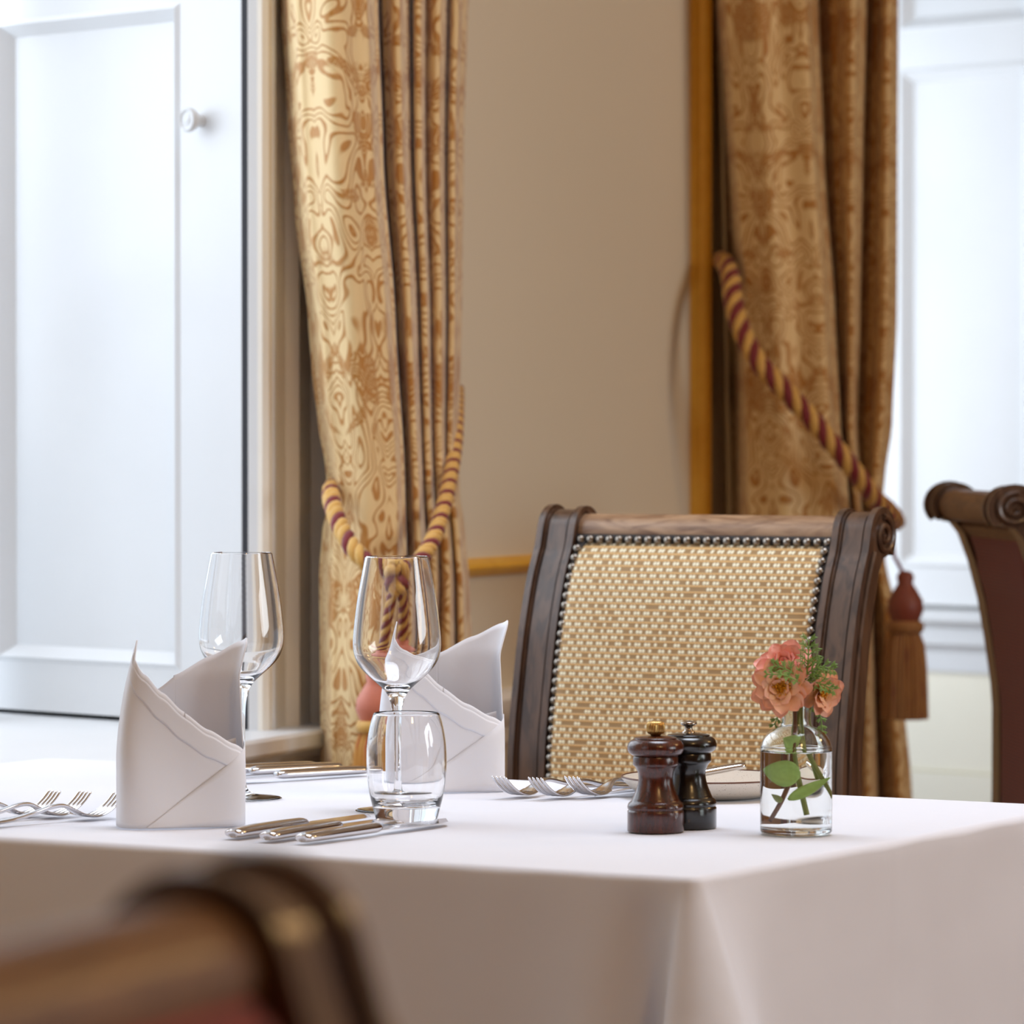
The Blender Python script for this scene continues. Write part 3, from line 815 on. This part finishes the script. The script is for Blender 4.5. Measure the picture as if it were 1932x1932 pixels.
# ------------------------------------------------------------------ table and cloth
TL, TW = 1.12, .71
t = empty('dining_table', M=Matrix.Translation(TC.xy.to_3d()), label='dining table hidden under the white tablecloth', cat='table')
R = Matrix(((TU.x, TV.x, 0, 0), (TU.y, TV.y, 0, 0), (0, 0, 1, 0), (0, 0, 0, 1)))
b = MB(); b.box(.006, TL - .006, .006, TW - .006, .722, .7475); b.build('tabletop', M_wood, t, M=R, bevel=.003, smooth=0)
for (x, y) in ((.07, .07), (TL - .07, .07), (.07, TW - .07), (TL - .07, TW - .07)):
    b = MB(); b.box(x - .03, x + .03, y - .03, y + .03, 0, .7215); b.build('leg', M_wood, t, M=R, smooth=0)
def tablecloth():
    rc = .008; per = []      # (pos2d, normal2d, signed distance to the near corner)
    def side(p0, d, n, L):
        k = int(L / .006)
        for i in range(k): per.append((p0 + d * (L * (i + .5) / k), n))
    def corner(c, a0):
        for i in range(9):
            a = a0 + PI / 2 * i / 8; nn = Vector((math.cos(a), math.sin(a))); per.append((c + nn * rc, nn))
    V2 = lambda x, y: Vector((x, y))
    # table local x = along TU, y = along TV; near corner at (0,0). order: counter-clockwise in local axes
    corner(V2(rc, rc), PI); side(V2(rc, 0), V2(1, 0), V2(0, -1), TL - 2 * rc)
    corner(V2(TL - rc, rc), PI * 1.5); side(V2(TL, rc), V2(0, 1), V2(1, 0), TW - 2 * rc)
    corner(V2(TL - rc, TW - rc), 0); side(V2(TL - rc, TW), V2(-1, 0), V2(0, 1), TL - 2 * rc)
    corner(V2(rc, TW - rc), PI / 2); side(V2(0, TW - rc), V2(0, -1), V2(-1, 0), TW - 2 * rc)
    acc = [0]
    for i in range(len(per)): acc.append(acc[-1] + (per[(i + 1) % len(per)][0] - per[i][0]).length)
    tot = acc[-1]
    # arc position of the four corners (middles)
    cs = [acc[4], 0, 0, 0]
    idx = [i for i in range(len(per)) if abs(abs(per[i][1].x) - abs(per[i][1].y)) < .02 and min(abs(per[i][1].x), abs(per[i][1].y)) > .5]
    cs = [acc[i] for i in idx]
    cen = V2(TL / 2, TW / 2); rows = []
    for k in (.0, .3, .6, .8, .9, .95, .975):
        rows.append([(cen + (p - cen) * k, .0, i) for i, (p, n) in enumerate(per)])
    out = []
    for r in rows: out.append([Vector((p.x, p.y, .7502 + .0009 * noise.noise(Vector((p.x * 9, p.y * 9, 2)))) ) for p, _, _ in r])
    er = .007
    for a in (0, 18, 36, 54, 72, 90):
        ar = math.radians(a); r = []
        for i, (p, n) in enumerate(per):
            w = .0016 * noise.noise(Vector((p.x * 14, p.y * 14, 5)))
            q = p + n * (er * math.sin(ar) - er + .004)
            r.append(Vector((q.x, q.y, .7502 - er * (1 - math.cos(ar)) + w * math.sin(ar))))
        out.append(r)
    H = .34; N = 30
    for j in range(1, N + 1):
        h = H * j / N; r = []
        for i, (p, n) in enumerate(per):
            s = acc[i]; o_ = .004
            for c, cc in enumerate(cs):
                d = s - cc
                if d > tot / 2: d -= tot
                if d < -tot / 2: d += tot
                # d>0 on the front (TU) side of the near corner
                o_ += h * .34 * math.exp(-(max(0, -d) / .075) ** 2 if d < 0 else -((d) / .016) ** 2)
                o_ -= min(h, .2) * .20 * math.exp(-((d - .040) / .018) ** 2) - h * .07 * math.exp(-((d - .085) / .03) ** 2)
            o_ += h * .05 * noise.noise(Vector((s * 4.2, 1.3, h * 1.5))) + .0012 * noise.noise(Vector((s * 22, h * 14, 7))) 
            for cr_ in (.312, tot - .335, .86):
                dd = s - cr_ - acc[4]; o_ += .0009 * math.exp(-(dd / .004) ** 2) if abs(dd) < .05 else 0
            q = p + n * o_
            r.append(Vector((q.x, q.y, .7432 - h)))
        out.append(r)
    b = MB(); b.grid(out, loop=True)
    o = b.build('tablecloth', M_cloth, None, smooth=180, M=Matrix.Translation(TC.xy.to_3d()) @ R)
    tag(o, 'white linen tablecloth draped over the dining table to a pleated near corner', 'tablecloth')
tablecloth()
TZ = .7512

# ------------------------------------------------------------------ glasses
def lathe_thing(name, prof, mat, loc, label, cat, group=None, n=72, smooth=60):
    b = MB(); b.lathe(prof, n, close=False)
    o = b.build(name, mat, None, smooth=smooth); o.location = loc
    return tag(o, label, cat, group)
def smooth_prof(P, n=5): return [(max(0, p.x), p.y) for p in catmull([Vector((r, z, 0)) for r, z in P], n)]
def dedupe(P):
    o = [P[0]]
    for p in P[1:]:
        if abs(p[0] - o[-1][0]) + abs(p[1] - o[-1][1]) > 1e-6: o.append(p)
    return o
outer = [(0, 0), (.0335, .0), (.0345, .0006), (.0342, .0014), (.026, .0024), (.014, .0038), (.006, .0075), (.0038, .018), (.0032, .05), (.0034, .075), (.0045, .088), (.0068, .097), (.0105, .1035), (.0165, .1095), (.0262, .1180), (.0335, .1265), (.0373, .136), (.0382, .146), (.0372, .160), (.0345, .182), (.0310, .202), (.0276, .2196)]
inner = [(.0268, .2198), (.0270, .2190), (.0302, .202), (.0337, .182), (.0364, .160), (.0374, .146), (.0365, .1365), (.0328, .1280), (.0255, .1198), (.016, .1118), (.008, .1075), (0, .106)]
wprof = dedupe(smooth_prof(outer, 4) + smooth_prof(inner, 4))
p = on(456, 1506, TZ); 
g1 = lathe_thing('wine_glass', wprof, M_glass, p, 'empty wine glass behind the left folded napkin', 'glass', 'wine glasses on the table')
p = on(749, 1529, TZ)
g2 = g1.copy(); col.objects.link(g2); g2.location = p; g2['label'] = 'empty wine glass behind the tumbler, in front of the curtain knot'
to = [(0, 0), (.022, .0), (.0245, .0008), (.0262, .004), (.0283, .012), (.0312, .024), (.0332, .040), (.0338, .054), (.0330, .068), (.0306, .082), (.0276, .0915)]
ti = [(.0268, .0920), (.0265, .0912), (.0294, .082), (.0318, .068), (.0325, .054), (.0319, .040), (.0298, .026), (.0265, .018), (.018, .0145), (0, .0135)]
p = on(767, 1551, TZ)
lathe_thing('tumbler', dedupe(smooth_prof(to, 4) + smooth_prof(ti, 4)), M_glass, p, 'empty thick-based water tumbler in front of a wine glass', 'tumbler')

# ------------------------------------------------------------------ napkins
def napkin(name, label, loc, rz, wpx=.118, dep=.052, flip=1):
    t = empty(name, loc, rz, label, 'napkin', 'folded white napkins on the table')
    A, B_ = wpx / 2, dep / 2
    def plan(q):       # q in [0,1): 0 = right end, going over the back (y>0) to left end at .5, then front (y<0)
        a = 2 * PI * q; c, s = math.cos(a), math.sin(a)
        ex = .48
        return Vector((A * math.copysign(abs(c) ** ex, c), B_ * math.copysign(abs(s) ** ex, s)))
    N = 400
    raw = [plan(i / N) for i in range(N)]; acc = [0]
    for i in range(N): acc.append(acc[-1] + (raw[(i + 1) % N] - raw[i]).length)
    per = acc[-1]
    def P2(s):
        s = s % per; lo, hi = 0, N
        while hi - lo > 1:
            m = (lo + hi) // 2
            if acc[m] <= s: lo = m
            else: hi = m
        tt = (s - acc[lo]) / (acc[lo + 1] - acc[lo]); return raw[lo % N].lerp(raw[(lo + 1) % N], tt)
    def pos(s, z, off=0):
        p = P2(s); q = P2(s + .001); n = Vector((q.y - p.y, -(q.x - p.x)))
        n.normalize(); p = p + n * off
        k = max(0, z - .055) / .10
        if p.x < 0: x = p.x + .016 * k ** 1.6 * min(1, -p.x / (A * .8))
        else: x = p.x - .004 * k
        y = p.y * (1 - .30 * k) - .0 
        y += .0015 * math.sin(x * 60 + z * 40)
        if p.x > 0 and z > .125: x += (z - .125) * .35 ; y += (z - .125) * .25
        return Vector((x, y, z))
    half = per / 2
    # rim height along the front half, measured from the left end (0) to the right end (1)
    rimF = [(0, .155), (.04, .150), (.10, .139), (.2, .127), (.35, .112), (.5, .096), (.65, .081), (.8, .069), (.90, .0625), (.925, .063), (.94, .075), (.955, .12), (.98, .149), (1, .152)]
    def rim(s):
        f = (s % per) / per
        if f >= .5: return lerp_tab(rimF, (f - .5) * 2)
        # back half: from the right end (0) high, to the left end low
        return lerp_tab([(0, .152), (.06, .155), (.14, .152), (.3, .140), (.5, .124), (.65, .112), (.8, .095), (.93, .085), (.955, .12), (1, .155)], f * 2)
    b = MB(); rows = []; NS = 300; NZ = 26
    for j in range(NZ + 1):
        rows.append([pos(per * i / NS, rim(per * i / NS) * j / NZ) for i in range(NS)])
    b.grid(rows, loop=True)
    # floor of the pocket
    b.build('body', M_napkin, t, smooth=180, solid=.0012)
    # lapped layers on the outer face: hem band under the diagonal rim, and the lower tuck
    def sheet(nm, fa, fb, zlo, zhi, off):
        b = MB(); rows = []
        for j in range(9):
            r = []
            for i in range(61):
                f = fa + (fb - fa) * i / 60; s = per * (.5 + f / 2)
                lo, hi = zlo(f), zhi(f); z = lo + (hi - lo) * j / 8
                r.append(pos(s, z, off))
            rows.append(r)
        b.grid(rows); b.build(nm, M_napkin, t, smooth=180, solid=.0005)
    rf = lambda f: lerp_tab(rimF, f)
    sheet('fold_flap', .045, .925, lambda f: max(.046 + .0 * f, rf(f) - .013 - .012 * math.sin(PI * f)), lambda f: rf(f) - .0045, .0010)
    sheet('fold_flap', .27, .97, lambda f: .0008, lambda f: max(.001, min(.070, .0008 + (f - .27) * .105)), .0012)
    # inner folded point standing inside
    b = MB(); rows = []
    for j in range(10):
        z = .03 + (.0) + j * .0055
        rows.append([Vector((A * (-.45 + 1.35 * i / 12) * (1 - .0 * j), B_ * (.18 - .25 * (i / 12)), min(z, .058 + .02 * abs(i / 12 - .3)))) for i in range(13)])
    b.grid(rows); b.build('inner_fold', M_napkin, t, smooth=180, solid=.001)
    return t
p = on(340, 1557, TZ); napkin('napkin', 'folded napkin at the left, standing between forks and knives at the near edge', p, math.radians(13), .104)
p = on(832, 1491, TZ); napkin('napkin', 'folded napkin standing behind the tumbler, left of three fork heads', p, math.radians(6), .113)

# ------------------------------------------------------------------ cutlery
def fork():
    t = empty('fork', label='', cat='fork')
    hb = MB()
    pts = [(0, .0030), (.03, .0032), (.07, .0045), (.10, .0085), (.122, .0130), (.135, .0130), (.148, .0070), (.155, .0040)]
    wd = [(.009, .0020), (.0085, .0022), (.006, .0020), (.0038, .0020), (.003, .0019), (.0034, .0018), (.008, .0014), (.0102, .0012)]
    P = catmull([(a, 0, z) for a, z in pts], 5); n = len(P)
    rad = []
    for i in range(n):
        k = i / 5; a = min(int(k), len(wd) - 2); f = k - a
        rad.append((wd[a][0] * (1 - f) + wd[a + 1][0] * f, wd[a][1] * (1 - f) + wd[a + 1][1] * f))
    rad[0] = (.005, .001)
    hb.tube(P, rad, 14, flat=(0, 1, 0))
    hb.build('handle', M_steel, t, smooth=60)
    for k in range(4):
        y = (-1.5 + k) * .0052
        tb_ = MB(); P = catmull([(.150, y * .9, .0056), (.158, y, .0034), (.168, y, .0030), (.180, y * .97, .0066), (.190, y * .94, .0130), (.198, y * .9, .0205)], 5)
        r = [(.0030 - .0016 * i / len(P), .0011) for i in range(len(P))]
        r[-1] = (.0006, .0005)
        tb_.tube(P, r, 8, flat=(0, 1, 0)); tb_.build('tine', M_steel, t, smooth=60)
    return t
def knife():
    t = empty('knife', label='', cat='knife')
    b = MB(); pts = [(0, .0045), (.004, .0050), (.03, .0055), (.07, .0056), (.10, .0056), (.108, .0054)]
    P = catmull([(a, 0, z) for a, z in pts], 4); n = len(P)
    wl = [.004, .0088, .0095, .0082, .0066, .0036]; hl = [.002, .0040, .0046, .0046, .0044, .0024]
    rad = []
    for i in range(n):
        k = i / 4; a = min(int(k), 4); f = k - a; rad.append((wl[a] * (1 - f) + wl[a + 1] * f, hl[a] * (1 - f) + hl[a + 1] * f))
    b.tube(P, rad, 18, flat=(0, 1, 0)); b.build('handle', M_steel, t, smooth=60)
    b = MB()
    prof = [(.104, -.0035, .0035), (.112, -.006, .006), (.13, -.0088, .0075), (.16, -.0100, .0075), (.185, -.0092, .0072), (.20, -.006, .0066), (.209, .001, .005), (.212, .004, .0045)]
    rows = []
    for (x, y0, y1) in prof: rows.append([Vector((x, y0, .0035)), Vector((x, (y0 + y1) / 2, .0044)), Vector((x, y1, .0048)), Vector((x, y1, .0034)), Vector((x, (y0 + y1) / 2, .0030)), Vector((x, y0, .0034))])
    b.grid(rows, loop=True); b.build('blade', M_steel, t, smooth=40)
    return t
def aim(o, base, d, label, z=TZ, sc=1.0):
    o.location = (base.x, base.y, z); o.rotation_euler = (0, 0, math.atan2(d.y, d.x)); o['label'] = label; o.scale = (sc, sc, sc)
fk = fork(); kn = knife()
def place(proto, used, spots):
    for i, (pnt, d, lab, ref) in enumerate(spots):
        o = proto if (not used and i == 0) else copy_tree(proto)
        used = True
        aim(o, pnt - d * ref, d, lab)
vdir = TV.copy()
d1 = Vector((math.cos(math.radians(47)), math.sin(math.radians(47)), 0))
G = 'forks at the left place'; 
sp = [(on(173, 1545, TZ), d1, 'fork nearest the left napkin, its tines touching the napkin edge', .166),
      (on(108, 1542, TZ), d1, 'middle fork of the left three, between two others', .166),
      (on(50, 1541, TZ), d1, 'leftmost fork of the left three, cut by the picture edge', .166)]
place(fk, False, sp)
d2 = Vector((-.50, -.866, 0))
dd = Vector((-math.cos(math.radians(52)), -math.sin(math.radians(52)), 0))
sp = [(on(982, 1504, TZ), dd, 'fork beside the right napkin, first of the three on the right', .166),
      (on(1050, 1506, TZ), dd, 'middle one of the three forks between right napkin and mills', .166),
      (on(1118, 1504, TZ), dd, 'fork nearest the bread plate, tines pointing left', .166)]
place(fk, True, sp)
sp = [(on(437, 1584, TZ), vdir, 'knife at the near edge, closest to the left napkin', .0),
      (on(502, 1589, TZ), vdir, 'middle knife of the near three, blade under its neighbour', .0),
      (on(569, 1593, TZ), Vector((math.cos(math.radians(57)), math.sin(math.radians(57)), 0)), 'rightmost knife of the near three, tip before the tumbler', .0)]
place(kn, False, sp)
dk = Vector((-math.cos(math.radians(40)), -math.sin(math.radians(40)), 0))
sp = [(on(690, 1462, TZ), dk, 'long knife lying behind the wine glasses, nearest of the far set', .0),
      (on(640, 1455, TZ), dk, 'middle knife of the far set, behind the left wine glass', .0),
      (on(592, 1453, TZ), dk, 'farthest knife at the back edge beside the curtain foot', .0)]
place(kn, True, sp)
for o in list(bpy.data.objects):
    if o.get('category') == 'fork': o['group'] = 'forks on the tablecloth'
    if o.get('category') == 'knife': o['group'] = 'knives on the tablecloth'

# ------------------------------------------------------------------ bread plate with butter knife
pc = on(1338, 1501.5, TZ)
t = empty('bread_plate', pc, 0, 'speckled stoneware bread plate with brown rim behind the mills and bottle', 'plate')
b = MB(); PR = .080
b.lathe([(0, .001), (.046, .0), (.05, .0), (.056, .002), (.070, .0065), (.0785, .0150), (.0795, .0172), (.0775, .0175), (.071, .0118), (.060, .0078), (.03, .0066), (0, .0064)], 80, close=False)
b.build('dish', M_plate, t, smooth=60)
b = MB(); b.tube([(.0788 * math.cos(a), .0788 * math.sin(a), .0176) for a in [2 * PI * k / 80 for k in range(81)]], .0009, 8); b.build('rim', M_rim, t, smooth=180)
bk = copy_tree(kn)
q0 = on(1392, 1466, TZ + .024); dirk = Vector((-.93, -.10, 0)).normalized()
bk.location = Vector((pc.x + .034, pc.y + .030, TZ + .0215)); bk.scale = (.68, .8, .8)
bk.rotation_euler = (0, math.radians(9.5), PI - math.radians(-14)); 
bk['label'] = 'small butter knife resting across the bread plate'; bk['group'] = 'knives on the tablecloth'

# ------------------------------------------------------------------ mills
def mill(name, label, loc, wood, knob, knob_mat, tilt=0):
    t = empty(name, loc, tilt, label, 'mill')
    k = 1 / 8041.0; z = lambda y: (958 - y) * k
    P = [(0, 0), (184 * k, 0), (187 * k, 3 * k), (187 * k, z(832)), (186 * k, z(824)), (181 * k, z(819)), (180 * k, z(815)), (186 * k, z(808)), (187 * k, z(795)), (182 * k, z(778)), (170 * k, z(764)), (160 * k, z(758)), (158 * k, z(750)),
         (152 * k, z(738)), (132 * k, z(690)), (118 * k, z(645)), (113 * k, z(605)), (117 * k, z(570)), (131 * k, z(540)), (142 * k, z(527)), (150 * k, z(520)), (151 * k, z(510)), (150 * k, z(470)), (146 * k, z(462)), (0, z(462))]
    b = MB(); b.lathe(P, 64, close=False); body = b.build('body', wood, t, smooth=50)
    P = [(0, z(460)), (140 * k, z(459)), (158 * k, z(455)), (178 * k, z(440)), (187 * k, z(418)), (188 * k, z(402)), (183 * k, z(382)), (168 * k, z(362)), (150 * k, z(352)), (141 * k, z(349)), (141 * k, z(343)), (136 * k, z(339)), (90 * k, z(331)), (45 * k, z(327)), (0, z(326))]
    b = MB(); b.lathe(P, 64, close=False); b.build('head', wood, t, smooth=50)
    b = MB()
    if knob == 'fluted':
        b.lathe([(26 * k, z(330)), (34 * k, z(322)), (52 * k, z(312)), (58 * k, z(296)), (59 * k, z(262)), (56 * k, z(246)), (44 * k, z(234)), (26 * k, z(228)), (0, z(227))], 96, close=False, wob=lambda a, zz: 1 + .045 * math.cos(a * 24))
    else:
        b.lathe([(42 * k, z(330)), (42 * k, z(322)), (30 * k, z(314)), (25 * k, z(298)), (28 * k, z(284)), (50 * k, z(276)), (55 * k, z(268)), (53 * k, z(258)), (46 * k, z(254)), (26 * k, z(252)), (22 * k, z(248)), (0, z(246))], 48, close=False)
    b.build('knob', knob_mat, t, smooth=60)
    return t, body
p = on(1237, 1568, TZ); mill('pepper_mill', 'reddish-brown wooden mill with fluted brass knob, in front of the black one', p, M_mill1, 'fluted', M_brass)
p = on(1299, 1560.5, TZ); t, body = mill('pepper_mill', 'black wooden mill with flat nickel knob, half behind the brown one', p, M_mill2, 'flat', M_nickel)
cu = bpy.data.curves.new('engraving', 'FONT'); cu.body = 's'; cu.size = .0048; cu.extrude = .0002; cu.align_x = 'CENTER'
to_ = bpy.data.objects.new('engraving', cu); col.objects.link(to_)
dg = bpy.context.evaluated_depsgraph_get(); me = bpy.data.meshes.new_from_object(to_.evaluated_get(dg)); bpy.data.objects.remove(to_)
me.materials.clear(); me.materials.append(paint('engraved_mark', srgb(110, 100, 90), .5))
eo = bpy.data.objects.new('engraving', me); col.objects.link(eo); eo.parent = t
eo.location = (-.0006, -.02335, .0062); eo.rotation_euler = (PI / 2, 0, 0); eo['label'] = 'tiny engraved letter s'

# ------------------------------------------------------------------ bottle vase with water
pv = on(1502, 1573, TZ)
t = empty('bottle_vase', pv, 0, 'clear apothecary bottle holding water and orange flowers, on the right of the table', 'vase')
RO = .0293
bo = [(0, .0012), (.020, .0004), (.0262, 0), (.0284, .0008), (.0293, .003), (.0294, .02), (.0294, .066), (.0289, .0715), (.0268, .0775), (.0230, .0825), (.0180, .0858), (.0138, .0878), (.0124, .0898), (.0121, .094), (.0122, .102), (.0128, .1065), (.0140, .1088), (.0138, .1102), (.0124, .1108)]
bi = [(.0112, .1104), (.0106, .1085), (.0104, .102), (.0103, .094), (.0108, .0892), (.0125, .0868), (.0168, .0843), (.0215, .0810), (.0250, .0765), (.0270, .0710), (.0274, .0682)]
b = MB(); b.lathe(dedupe(bo[:6] + smooth_prof(bo[5:], 4) + smooth_prof(bi, 4)), 80, close=False); b.build('bottle', M_bottle, t, smooth=60)
wi = [(0, .0052), (.018, .0046), (.0245, .0046), (.0266, .0062), (.0274, .010), (.0274, .0682)]
b = MB(); b.lathe(wi, 80, close=False, mi=0); b.lathe([(.0274, .0682), (.0262, .0674), (.024, .0670), (0, .0669)], 80, close=False, mi=1)
b.build('water', [M_wat_side, M_wat_top], t, smooth=60)
o = t.children
SC = 2306.0
def vp(px, py, dy=0):   # point above the vase position plane
    return at(px, py, pv.y + dy)
def petal(mat, L, Wd, cup, parent, M, curl=.3):
    b = MB(); rows = []; uv = []
    for i in range(9):
        v = i / 8; w = Wd * (.32 + .68 * math.sin(PI * min(1, v * .62 + .08))) * math.sqrt(max(.03, 1 - max(0, (v - .62) / .38) ** 2.6))
        r = []; u = []
        for k in range(7):
            q = -1 + k / 3
            z = cup * L * (v ** 1.3) * .9 + curl * L * (q * q) * .28 * (1 - v * .4) - .25 * L * max(0, v - .7)
            r.append(Vector((q * w, v * L, z))); u.append(((q + 1) / 2, v))
        rows.append(r); uv.append(u)
    b.grid(rows, uv=uv); return b.build('petal', mat, parent, smooth=180, M=M, subd=1)
def bloom(parent, centre, direction, R, mat, rings, seed, core=True):
    rnd = random.Random(seed)
    z = Vector(direction).normalized(); x = z.orthogonal().normalized(); y = z.cross(x)
    B = Matrix(((x.x, y.x, z.x, centre.x), (x.y, y.y, z.y, centre.y), (x.z, y.z, z.z, centre.z), (0, 0, 0, 1)))
    for (n, L, wd, el, zo) in rings:
        ph = rnd.random() * 6
        for k in range(n):
            a = ph + 2 * PI * k / n + rnd.uniform(-.12, .12)
            M = B @ Matrix.Rotation(a, 4, 'Z') @ Matrix.Translation((0, R * .08, zo * R)) @ Matrix.Rotation(math.radians(el + rnd.uniform(-8, 8)), 4, 'X') @ Matrix.Rotation(rnd.uniform(-.25, .25), 4, 'Y')
            petal(mat, R * L * rnd.uniform(.9, 1.08), R * wd, .12, parent, M)
    if core:
        b = MB(); 
        b.lathe([(0, 0), (R * .2, .0), (R * .22, R * .1), (R * .12, R * .17), (0, R * .18)], 16, close=False)
        for k in range(90):
            a = rnd.uniform(0, 6.3); rr = R * .32 * math.sqrt(rnd.random()); h = R * rnd.uniform(.2, .36)
            b.tube([(rr * .7 * math.cos(a), rr * .7 * math.sin(a), R * .06), (rr * math.cos(a), rr * math.sin(a), h * .7), (rr * 1.15 * math.cos(a), rr * 1.15 * math.sin(a), h)], [.0003, .0004, .0006], 5)
        b.build('stamens', M_pollen, parent, smooth=60, M=B)
def stem_to(parent, pts, r, mat, name='stem'):
    b = MB(); P = catmull(pts, 6); b.tube(P, r, 8); return b.build(name, mat, parent, smooth=180)
def leafblade(parent, base, tip, width, mat, bend=.15, nrm=Vector((0, -1, 0)), name='leaf'):
    b = MB(); d = tip - base; L = d.length; dn = d.normalized(); s = dn.cross(nrm).normalized(); nn = s.cross(dn)
    rows = []
    for i in range(13):
        v = i / 12; w = width * math.sin(PI * min(1, .04 + v ** .8 * .95)) ** .85 * (1 - .25 * v)
        rows.append([base + dn * (L * v) + s * (q * w) + nn * (bend * L * math.sin(PI * v) * .35 + abs(q) * w * .25) for q in (-1, -.5, 0, .5, 1)])
    b.grid(rows); return b.build(name, mat, parent, smooth=180, solid=.0003)
def flower(label, pts, mats):
    t = empty('dahlia', pts[0], 0, label, 'flower', 'flowers in the bottle vase'); 
    return t, Matrix.Translation(-Vector(pts[0]))
def localize(t):
    bpy.context.view_layer.update()
    L = Matrix.Translation(-t.location)
    for o in bpy.data.objects:
        if o.parent == t: o.matrix_local = L @ o.matrix_local
RG = [(9, 1.0, .30, 8, .0), (9, .92, .30, 17, .03), (8, .70, .26, 30, .06), (5, .46, .2, 50, .06)]
RG2 = [(9, 1.0, .36, 5, .0), (9, .95, .34, 24, .03), (8, .85, .32, 45, .08), (7, .65, .3, 66, .12), (5, .45, .26, 80, .16)]
mouth = Vector((pv.x, pv.y, pv.z + .108))
# front orange dahlia
bse = vp(1460, 1548, -.006)
c0 = vp(1473, 1298, -.012)
t, _ = flower('orange dahlia with open golden centre, front left in the bottle vase', [bse], None)
stem_to(t, [bse, vp(1478, 1515, -.005), vp(1493, 1470, -.002), vp(1497, 1420, .002), vp(1500, 1370, 0), vp(1498, 1330, -.002), vp(1488, 1310, -.006), c0 + Vector((0, .006, 0))], .0017, M_stemb)
bloom(t, c0, (-.12, -1, .12), .0235, M_pet_o, RG, 3)
leafblade(t, vp(1490, 1508, -.004), vp(1552, 1466, .002), .0050, M_leaf)
localize(t)
# coral one behind
c1 = vp(1481, 1266, .010)
bse = vp(1517, 1536, 0)
t, _ = flower('coral pink dahlia, highest of the three, behind the orange one', [bse], None)
stem_to(t, [bse, vp(1509, 1490, 0), vp(1501, 1440, .001), vp(1497, 1390, .003), vp(1499, 1340, .004), c1 + Vector((0, .002, -.004))], .0018, M_stem)
bloom(t, c1, (-.15, -.75, .75), .0245, M_pet_p, RG2, 5, core=False)
leafblade(t, vp(1508, 1462, -.006), vp(1442, 1452, -.008), .0120, M_leaf, bend=.1)
localize(t)
# right hand flower turned away
c2 = vp(1546, 1304, .002)
bse = vp(1562, 1518, .004)
t, _ = flower('salmon dahlia drooping over the right side of the bottle neck', [bse], None)
stem_to(t, [bse, vp(1548, 1490, .003), vp(1530, 1450, .003), vp(1516, 1410, .002), vp(1507, 1370, .002), vp(1510, 1335, .002), vp(1524, 1312, .003), c2 + Vector((-.004, .003, .002))], .0016, M_stem)
bloom(t, c2, (.55, -.75, -.15), .0205, M_pet_o, [(8, 1.0, .34, 16, .0), (8, .88, .32, 32, .04), (6, .65, .26, 48, .08)], 9)
localize(t)
# feathery foliage
def frond(parent, pts, n, L, seed, mat=M_fern):
    rnd = random.Random(seed); b = MB(); P = catmull(pts, 8); b.tube(P, .0006, 6)
    N = len(P)
    for i in range(n):
        k = int((.12 + .88 * i / (n - 1)) * (N - 1)); p = P[k]; tdir = (P[min(k + 1, N - 1)] - P[max(k - 1, 0)]).normalized()
        for sd in (-1, 1):
            perp = tdir.cross(Vector((0, -1, 0))).normalized() * sd
            l = L * (1 - .55 * i / n) * rnd.uniform(.8, 1.1)
            d = (perp * .8 + tdir * .65 + Vector((0, rnd.uniform(-.5, .3), 0))).normalized()
            tip = p + d * l
            b.tube([p, p.lerp(tip, .5) + tdir * l * .08, tip], [(.0006, .0004), (.0008, .0004), (.0003, .0002)], 5)
            for m in (.35, .6, .8):
                q = p.lerp(tip, m) + tdir * l * .06
                for s2 in (-1, 1):
                    pd = d.cross(Vector((0, -1, 0))).normalized() * s2
                    e_ = q + (pd * .6 + d * .75).normalized() * l * .46
                    b.tube([q, q.lerp(e_, .5), e_], [(.0004, .0003), (.0006, .0003), (.00015, .0002)], 5)
    return b.build('frond', mat, parent, smooth=60)
bse = vp(1530, 1470, .006)
t = empty('foliage_sprig', bse, 0, 'feathery green sprig rising behind the flowers in the bottle', 'foliage')
stem_to(t, [bse, vp(1520, 1420, .006), vp(1514, 1370, .005), vp(1513, 1330, .004), vp(1518, 1290, -.004)], .0012, M_stem)
frond(t, [vp(1518, 1292, -.004), vp(1524, 1255, -.008), vp(1526, 1210, -.008)], 8, .015, 1)
frond(t, [vp(1520, 1272, -.008), vp(1545, 1258, -.012), vp(1570, 1262, -.012)], 6, .010, 2)
frond(t, [vp(1516, 1288, -.012), vp(1490, 1266, -.020), vp(1462, 1256, -.020)], 6, .010, 3)
frond(t, [vp(1518, 1296, -.014), vp(1485, 1275, -.030), vp(1448, 1272, -.030)], 6, .006, 4)
frond(t, [vp(1520, 1284, -.006), vp(1548, 1290, -.014), vp(1570, 1300, -.014)], 6, .009, 5)
frond(t, [vp(1512, 1300, .006), vp(1478, 1330, .004), vp(1462, 1366, .004)], 6, .008, 6)
frond(t, [vp(1528, 1320, .010), vp(1546, 1345, .010), vp(1551, 1378, .010)], 6, .007, 7)
leafblade(t, vp(1504, 1408, .004), vp(1478, 1392, -.004), .010, M_leaf, bend=.2)
leafblade(t, vp(1480, 1512, -.008), vp(1461, 1498, -.010), .003, M_stem)
localize(t)
